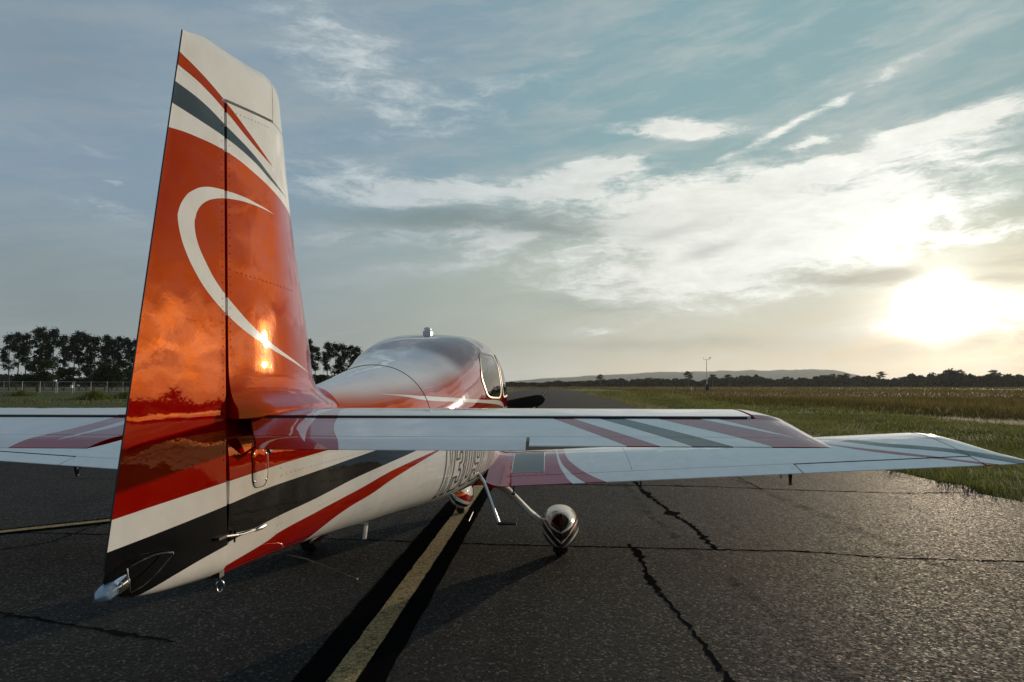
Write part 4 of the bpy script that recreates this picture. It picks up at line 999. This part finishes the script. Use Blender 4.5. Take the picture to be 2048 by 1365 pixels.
for i, (px, d, h) in enumerate(mid_pines):
    x, y = at(px / 1335, d); k = (i * 2) % 5; H0 = (18.5, 17, 19.5, 16, 18)[k]
    plant('pine_tree', pine_proto[k], (x, y, -.06), (.72, h / H0), random.random() * 6.28, 'pine between fin and cabin roof, %s from the fin' % ORD[i], 'pine tree', 'pines between fin and cabin')
broads = [(-1065,150,7.6,0,'dark broad tree with pale trunk by the fence at the left edge'),(-1008,172,6.4,1,'dark rounded tree just right of the broad left-edge tree'),(-945,176,6.2,0,'dark rounded tree in the middle of the row left of the fin'),(-912,150,6.4,2,'paler green drooping tree left of the fin behind the fence'),(-860,180,5.8,1,'dark rounded tree partly hidden by the fin'),(-470,172,4.4,1,'low dark tree under the pines between fin and cabin'),(-425,168,4.0,2,'low dark tree nearest the cabin roof under the pines')]
for px, d, h, k, lab in broads:
    x, y = at(px / 1335, d); H0 = (9.5, 8.0, 7.0)[k]
    plant('broadleaf_tree', broad_proto[k], (x, y, -.06), (1.0, h / H0), random.random() * 6.28, lab, 'tree', 'broad trees behind the fence')
# emergent trees in the far tree line
far_t = [(100, 560, 10, 3, 'low round dark tree crown in the far line just right of the runway end'),(272, 520, 11.5, 0, 'tall dark tree standing above the far line left of the mast'),(318, 530, 9.5, 1, 'smaller crown in the far line just right of the mast'),(350, 540, 9.5, 4, 'narrow tree in the far line well right of the mast'),(575, 560, 10.5, 2, 'bare-topped tree in the far line right of the ridge end'),(640, 540, 11.5, 0, 'single tall tree in the far line under the sun'),(790, 540, 13, 1, 'tall tree in the far line right of the sun'),(850, 530, 12.5, 3, 'second tall tree in the far line right of the sun')]
for i, (px, d, h, k, lab) in enumerate(far_t):
    x, y = at(px / 1335, d); H0 = (18.5, 17, 19.5, 16, 18)[k]
    plant('far_tree', pine_proto[k], (x, y, -.06), (1.5, h / H0), random.random() * 6.28, lab, 'tree', 'trees standing out of the far tree line')
# the wood on the horizon: one mass
r = np.random.default_rng(5); P = []; S = []
for az in np.arange(-50, 82, .13):
    a = az + r.normal(0, .05)
    for _ in range(2):
        if -31 < a < -20 and False: continue
        d = r.uniform(560, 720); h = float(np.interp(a, [-50, -12, -5, 3, 5, 9, 14, 24, 34, 80], [.8, .8, .42, .45, .8, .62, .78, .85, 1.1, 1.1])) * r.uniform(6.2, 10.5) * (1.0 + .18 * math.sin(a * .9) + .12 * math.sin(a * 2.3 + 1)) 
        c = np.array((math.sin(R(a)) * d, math.cos(R(a)) * d + D0, 0)); n = 150; q = r.normal(size=(n, 3)); q /= np.linalg.norm(q, axis=1)[:, None]
        zz = r.random(n) ** .8; w = r.uniform(2.4, 4.2) * np.sqrt(np.clip(1 - (zz - .45) ** 2 / .34, .05, 1))
        P.append(np.stack([c[0] + q[:, 0] * w, c[1] + q[:, 1] * w, zz * h], 1)); S.append(np.full(n, .85))
P = np.concatenate(P); V, T, a = quads_at(P, np.concatenate(S), r)
wood = big('distant_wood', V, T, M['wood'], None, a); tag(wood, 'dark wood along the horizon beyond the field', 'wood', None, 'stuff')

# grass as blades
def blades(P, h, w, r, lean=.35):
    n = len(P); a = r.uniform(0, 6.283, n); d = np.stack([np.cos(a), np.sin(a), np.zeros(n)], 1); l = r.normal(0, lean, (n, 2)) * h[:, None]
    tip = P + np.stack([l[:, 0], l[:, 1], h], 1); mid = P + np.stack([l[:, 0] * .3, l[:, 1] * .3, h * .55], 1)
    V = np.stack([P - d * w[:, None], P + d * w[:, None], mid + d * w[:, None] * .8, mid - d * w[:, None] * .8, tip], 1).reshape(-1, 3)
    b = np.arange(n)[:, None] * 5; T = np.concatenate([b + np.array([[0, 1, 2]]), b + np.array([[0, 2, 3]]), b + np.array([[3, 2, 4]])]); return V, T
def edge_of(y): return np.interp(y, ys, er)
def field(n, x0, x1, y0, y1, r, clump=.6):
    x = r.uniform(x0, x1, n); y = r.uniform(y0, y1, n)
    k = np.sin(x * 2.1 + 1.3 * np.sin(y * .9)) * np.sin(y * 1.7 + x * .6) * .5 + .5
    keep = r.random(n) < (1 - clump) + clump * k; x, y = x[keep], y[keep]
    return x, y
r = np.random.default_rng(11); VV, TT, AA, off = [], [], [], 0
def put(P, h, w, tone, lean=.35):
    global off
    V, T = blades(P, h, w, r, lean); VV.append(V); TT.append(T + off); AA.append(np.repeat(tone, 5)); off += len(V)
for n, x0, x1, y0, y1, hm, wm in ((80000, 7.25, 16, 1.5, 14, .075, .004), (45000, 7.25, 20, 14, 32, .085, .008), (30000, 7.25, 24, 32, 75, .10, .018), (14000, 7.3, 26, 75, 170, .12, .045), (9000, -60, -8, 45, 140, .16, .05)):
    x, y = field(n, x0, x1, y0, y1, r); k = x > edge_of(y) - .10 * r.random(len(x)) if x0 > 0 else np.ones(len(x), bool)
    soil = (x > 7.8) & (x < 9.8) & (y > 14) & (r.random(len(x)) < .55); k &= ~soil
    x, y = x[k], y[k]; h = hm * r.gamma(4, .25, len(x)) * (1 + .8 * (r.random(len(x)) < .05)); patch_ = .5 + .5 * np.sin(x * .9 + .4 * y) * np.sin(y * .5 + 2)
    put(np.stack([x, y, np.full(len(x), -.06)], 1), h, np.full(len(x), wm) * r.uniform(.6, 1.4, len(x)), np.clip(.25 + .5 * patch_ + r.normal(0, .2, len(x)), 0, 1))
# taller fringe right at the runway edge
y = r.uniform(1.5, 30, 9000); x = edge_of(y) + r.gamma(1.5, .12, len(y)) - .05; k = np.sin(y * 3.1) + np.sin(y * 7.7 + 1) + r.normal(0, .8, len(y)) > -.2; x, y = x[k], y[k]
put(np.stack([x, y, np.full(len(x), -.05)], 1), (.04 + .12 * (np.sin(y * 2.3) * np.sin(y * .9 + 1) > .35)) * r.gamma(4, .25, len(x)), np.full(len(x), .005), np.clip(r.normal(.55, .25, len(x)), 0, 1), .45)
g = big('grass', np.concatenate(VV), np.concatenate(TT), M['grass'], None, np.concatenate(AA)); tag(g, 'short green grass beside the runway', 'grass', None, 'stuff')
VV, TT, AA, off = [], [], [], 0
for n, x0, x1, y0, y1, hm, wm in ((60000, 15, 34, 4, 32, .30, .010), (60000, 17, 60, 32, 80, .32, .022), (45000, 18, 140, 80, 240, .36, .06), (26000, -20, 330, 240, 520, .5, .14), (5000, 30, 60, 2, 32, .42, .02)):
    x, y = field(n, x0, x1, y0, y1, r, .7); t_ = 20.5 + 2.5 * np.sin(y * .08) + 1.2 * np.sin(y * .31 + 1); k = (x > t_ + r.normal(0, 1.2, len(x))) | (y > 240); x, y = x[k], y[k]
    band = .5 + .30 * np.sin(x * .42 + .8 * np.sin(y * .045) + .5) + .22 * np.sin(x * .13 + y * .021 + 2) ; h = hm * r.gamma(5, .2, len(x)) * (.6 + .5 * band)
    put(np.stack([x, y, np.full(len(x), -.06)], 1), h, np.full(len(x), wm) * r.uniform(.6, 1.4, len(x)), np.clip(.15 + .6 * band + r.normal(0, .2, len(x)), 0, 1), .22)
g = big('tall_dry_grass', np.concatenate(VV), np.concatenate(TT), M['drygrass'], None, np.concatenate(AA)); tag(g, 'tall brown and golden grass in the field on the right', 'grass', None, 'stuff')
# weed clumps on the left
for i, (px, d, h, lab) in enumerate(((-940, 72, 1.3, 'wide straggly weed clump in the grass left of the fin'), (-875, 78, 1.0, 'low weed clump in the grass close to the fin'), (-1098, 95, 1.0, 'low dark weed clump at the left photo edge'))):
    x, y = at(px / 1335, d); n = 900; rr = np.abs(r.normal(0, 1, n)) * 1.0; a = r.uniform(0, 6.283, n)
    V, T = blades(np.stack([rr * np.cos(a), rr * np.sin(a), np.zeros(n)], 1), h * r.uniform(.4, 1.1, n) * np.exp(-rr * .35), np.full(n, .035), r, .4)
    o = big('weed_clump', V, T, M['grass'], None, np.repeat(r.random(n), 5)); o.location = (x, y, -.06); tag(o, lab, 'weeds', 'weed clumps left of the fin')

# ------------------------------------------------------------------ fence, sign, box, mast
fence = bpy.data.objects.new('chain_link_fence', None); COL.objects.link(fence); tag(fence, 'galvanised chain-link fence in front of the pines on the left', 'fence')
fx0, fy0 = at(-1180 / 1335, 128); fx1, fy1 = at(-640 / 1335, 158); fence.location = (fx0, fy0, -.06)
L = math.hypot(fx1 - fx0, fy1 - fy0); fence.rotation_euler = (0, 0, math.atan2(fy1 - fy0, fx1 - fx0)); npost = 17
for i in range(npost):
    s = L * i / (npost - 1); MB().tube([(s, 0, 0), (s, 0, 2.35)], .05, 8).lathe((s, 0, 2.35), (0, 0, 1), [(0, .06), (.05, .05), (.07, .01)], 8).build('post', M['galv'], fence)
MB().tube([(0, 0, 2.3), (L, 0, 2.3)], .035, 6).build('top_rail', M['galv'], fence)
wm = MB()
for s in np.arange(0, L, .45): wm.tube([(s, .02, .1), (s + 1.1, .02, 2.3)], .004, 3, False); wm.tube([(s + 1.1, -.02, .1), (s, -.02, 2.3)], .004, 3, False)
o = wm.build('wire_mesh', M['galv'], fence, smooth=False); o['kind'] = 'stuff'
gate = bpy.data.objects.new('field_gate', None); COL.objects.link(gate); x, y = at(-1026 / 1335, 126); gate.location = (x, y, -.06); tag(gate, 'tall two-rail steel gate frame at the left end of the fence', 'gate')
MB().tube([(0, 0, 0), (0, 0, 2.35)], .06, 8).build('post', M['galv'], gate); MB().tube([(3.4, 0, 0), (3.4, 0, 2.3)], .06, 8).build('post', M['galv'], gate)
MB().tube([(0, 0, 2.3), (3.4, 0, 2.25)], .05, 8).build('rail', M['galv'], gate); MB().tube([(0, 0, 1.15), (3.4, 0, 1.15)], .05, 8).build('rail', M['galv'], gate)
box_ = MB().box((3.25, 0, 1.35), (.42, .25, .6)).build('control_box', M['signwhite'], gate, False)
lampb = MB().box((-.12, -.1, 2.5), (.45, .35, .3)).tube([(0, 0, 2.3), (0, 0, 2.45)], .04, 6).build('camera_housing', M['signwhite'], gate, False)
for u_, zz_, sz, lab in ((-848, 1.55, (.62, .05, .95), 'small white rectangular sign hung on the fence near the fin'), (-978, 1.5, (.48, .05, .32), 'small white plate hung on the fence right of the gate')):
    d = 128 + (u_ + 1180) / 540 * 30 - .6; x, y = at(u_ / 1335, d)
    o = MB().box((0, 0, 0), sz).build('sign', M['signwhite'], None, False); o.location = (x, y, zz_); tag(o, lab, 'sign', 'signs on the fence')
mast = bpy.data.objects.new('weather_mast', None); COL.objects.link(mast); x, y = at(308 / 1335, 168); mast.location = (x, y, -.06); tag(mast, 'slim grey weather mast with crossarm standing in the field', 'mast')
MB().tube([(0, 0, 0), (0, 0, 3), (0, 0, 8.0)], [.16, .11, .07], 10).build('pole', M['galv'], mast)
MB().tube([(-.7, 0, 7.9), (.7, 0, 7.9)], .045, 8).build('crossarm', M['galv'], mast)
MB().tube([(-.7, 0, 7.9), (-.7, 0, 8.3)], .03, 6).lathe((-.7, 0, 8.3), (0, 0, 1), [(0, .03), (.05, .16), (.12, .16), (.16, .02)], 10).build('anemometer', M['galv'], mast)
MB().tube([(.7, 0, 7.9), (.7, 0, 8.35)], .03, 6).box((.85, 0, 8.35), (.55, .05, .22)).build('wind_vane', M['galv'], mast)
MB().box((0, 0, 1.1), (.75, .6, 1.5)).build('equipment_cabinet', M['dark'], mast, False)
MB().box((.1, 0, .2), (1.3, 1.1, .4)).build('base_plinth', M['dark'], mast, False)
for i, (u_, d) in enumerate(((278, 172), (286, 160))):
    x, y = at(u_ / 1335, d); o = MB().tube([(0, 0, 0), (0, 0, .8)], .10, 8).box((0, 0, .95), (.35, .2, .3)).build('marker_post', M['signwhite'] if i == 0 else M['dark'], None); o.location = (x, y, -.06)
    tag(o, ('short white marker post in the field left of the mast', 'short dark marker post in the field left of the mast')[i], 'marker post', 'marker posts by the mast')

# ------------------------------------------------------------------ evening haze
hv = MB().box((500, 3000, 71.5), (11000, 7600, 147)).build('haze', None, None, False); tag(hv, 'thin evening haze over the airfield', 'haze', None, 'stuff')
m, nt, out = new_mat('evening_haze')
pv_ = nt.nodes.new('ShaderNodeVolumePrincipled'); pv_.inputs['Color'].default_value = (.80, .86, .90, 1); pv_.inputs['Density'].default_value = 6.5e-5; pv_.inputs['Anisotropy'].default_value = .35
nt.links.new(pv_.outputs[0], out.inputs['Volume']); hv.data.materials.append(m)
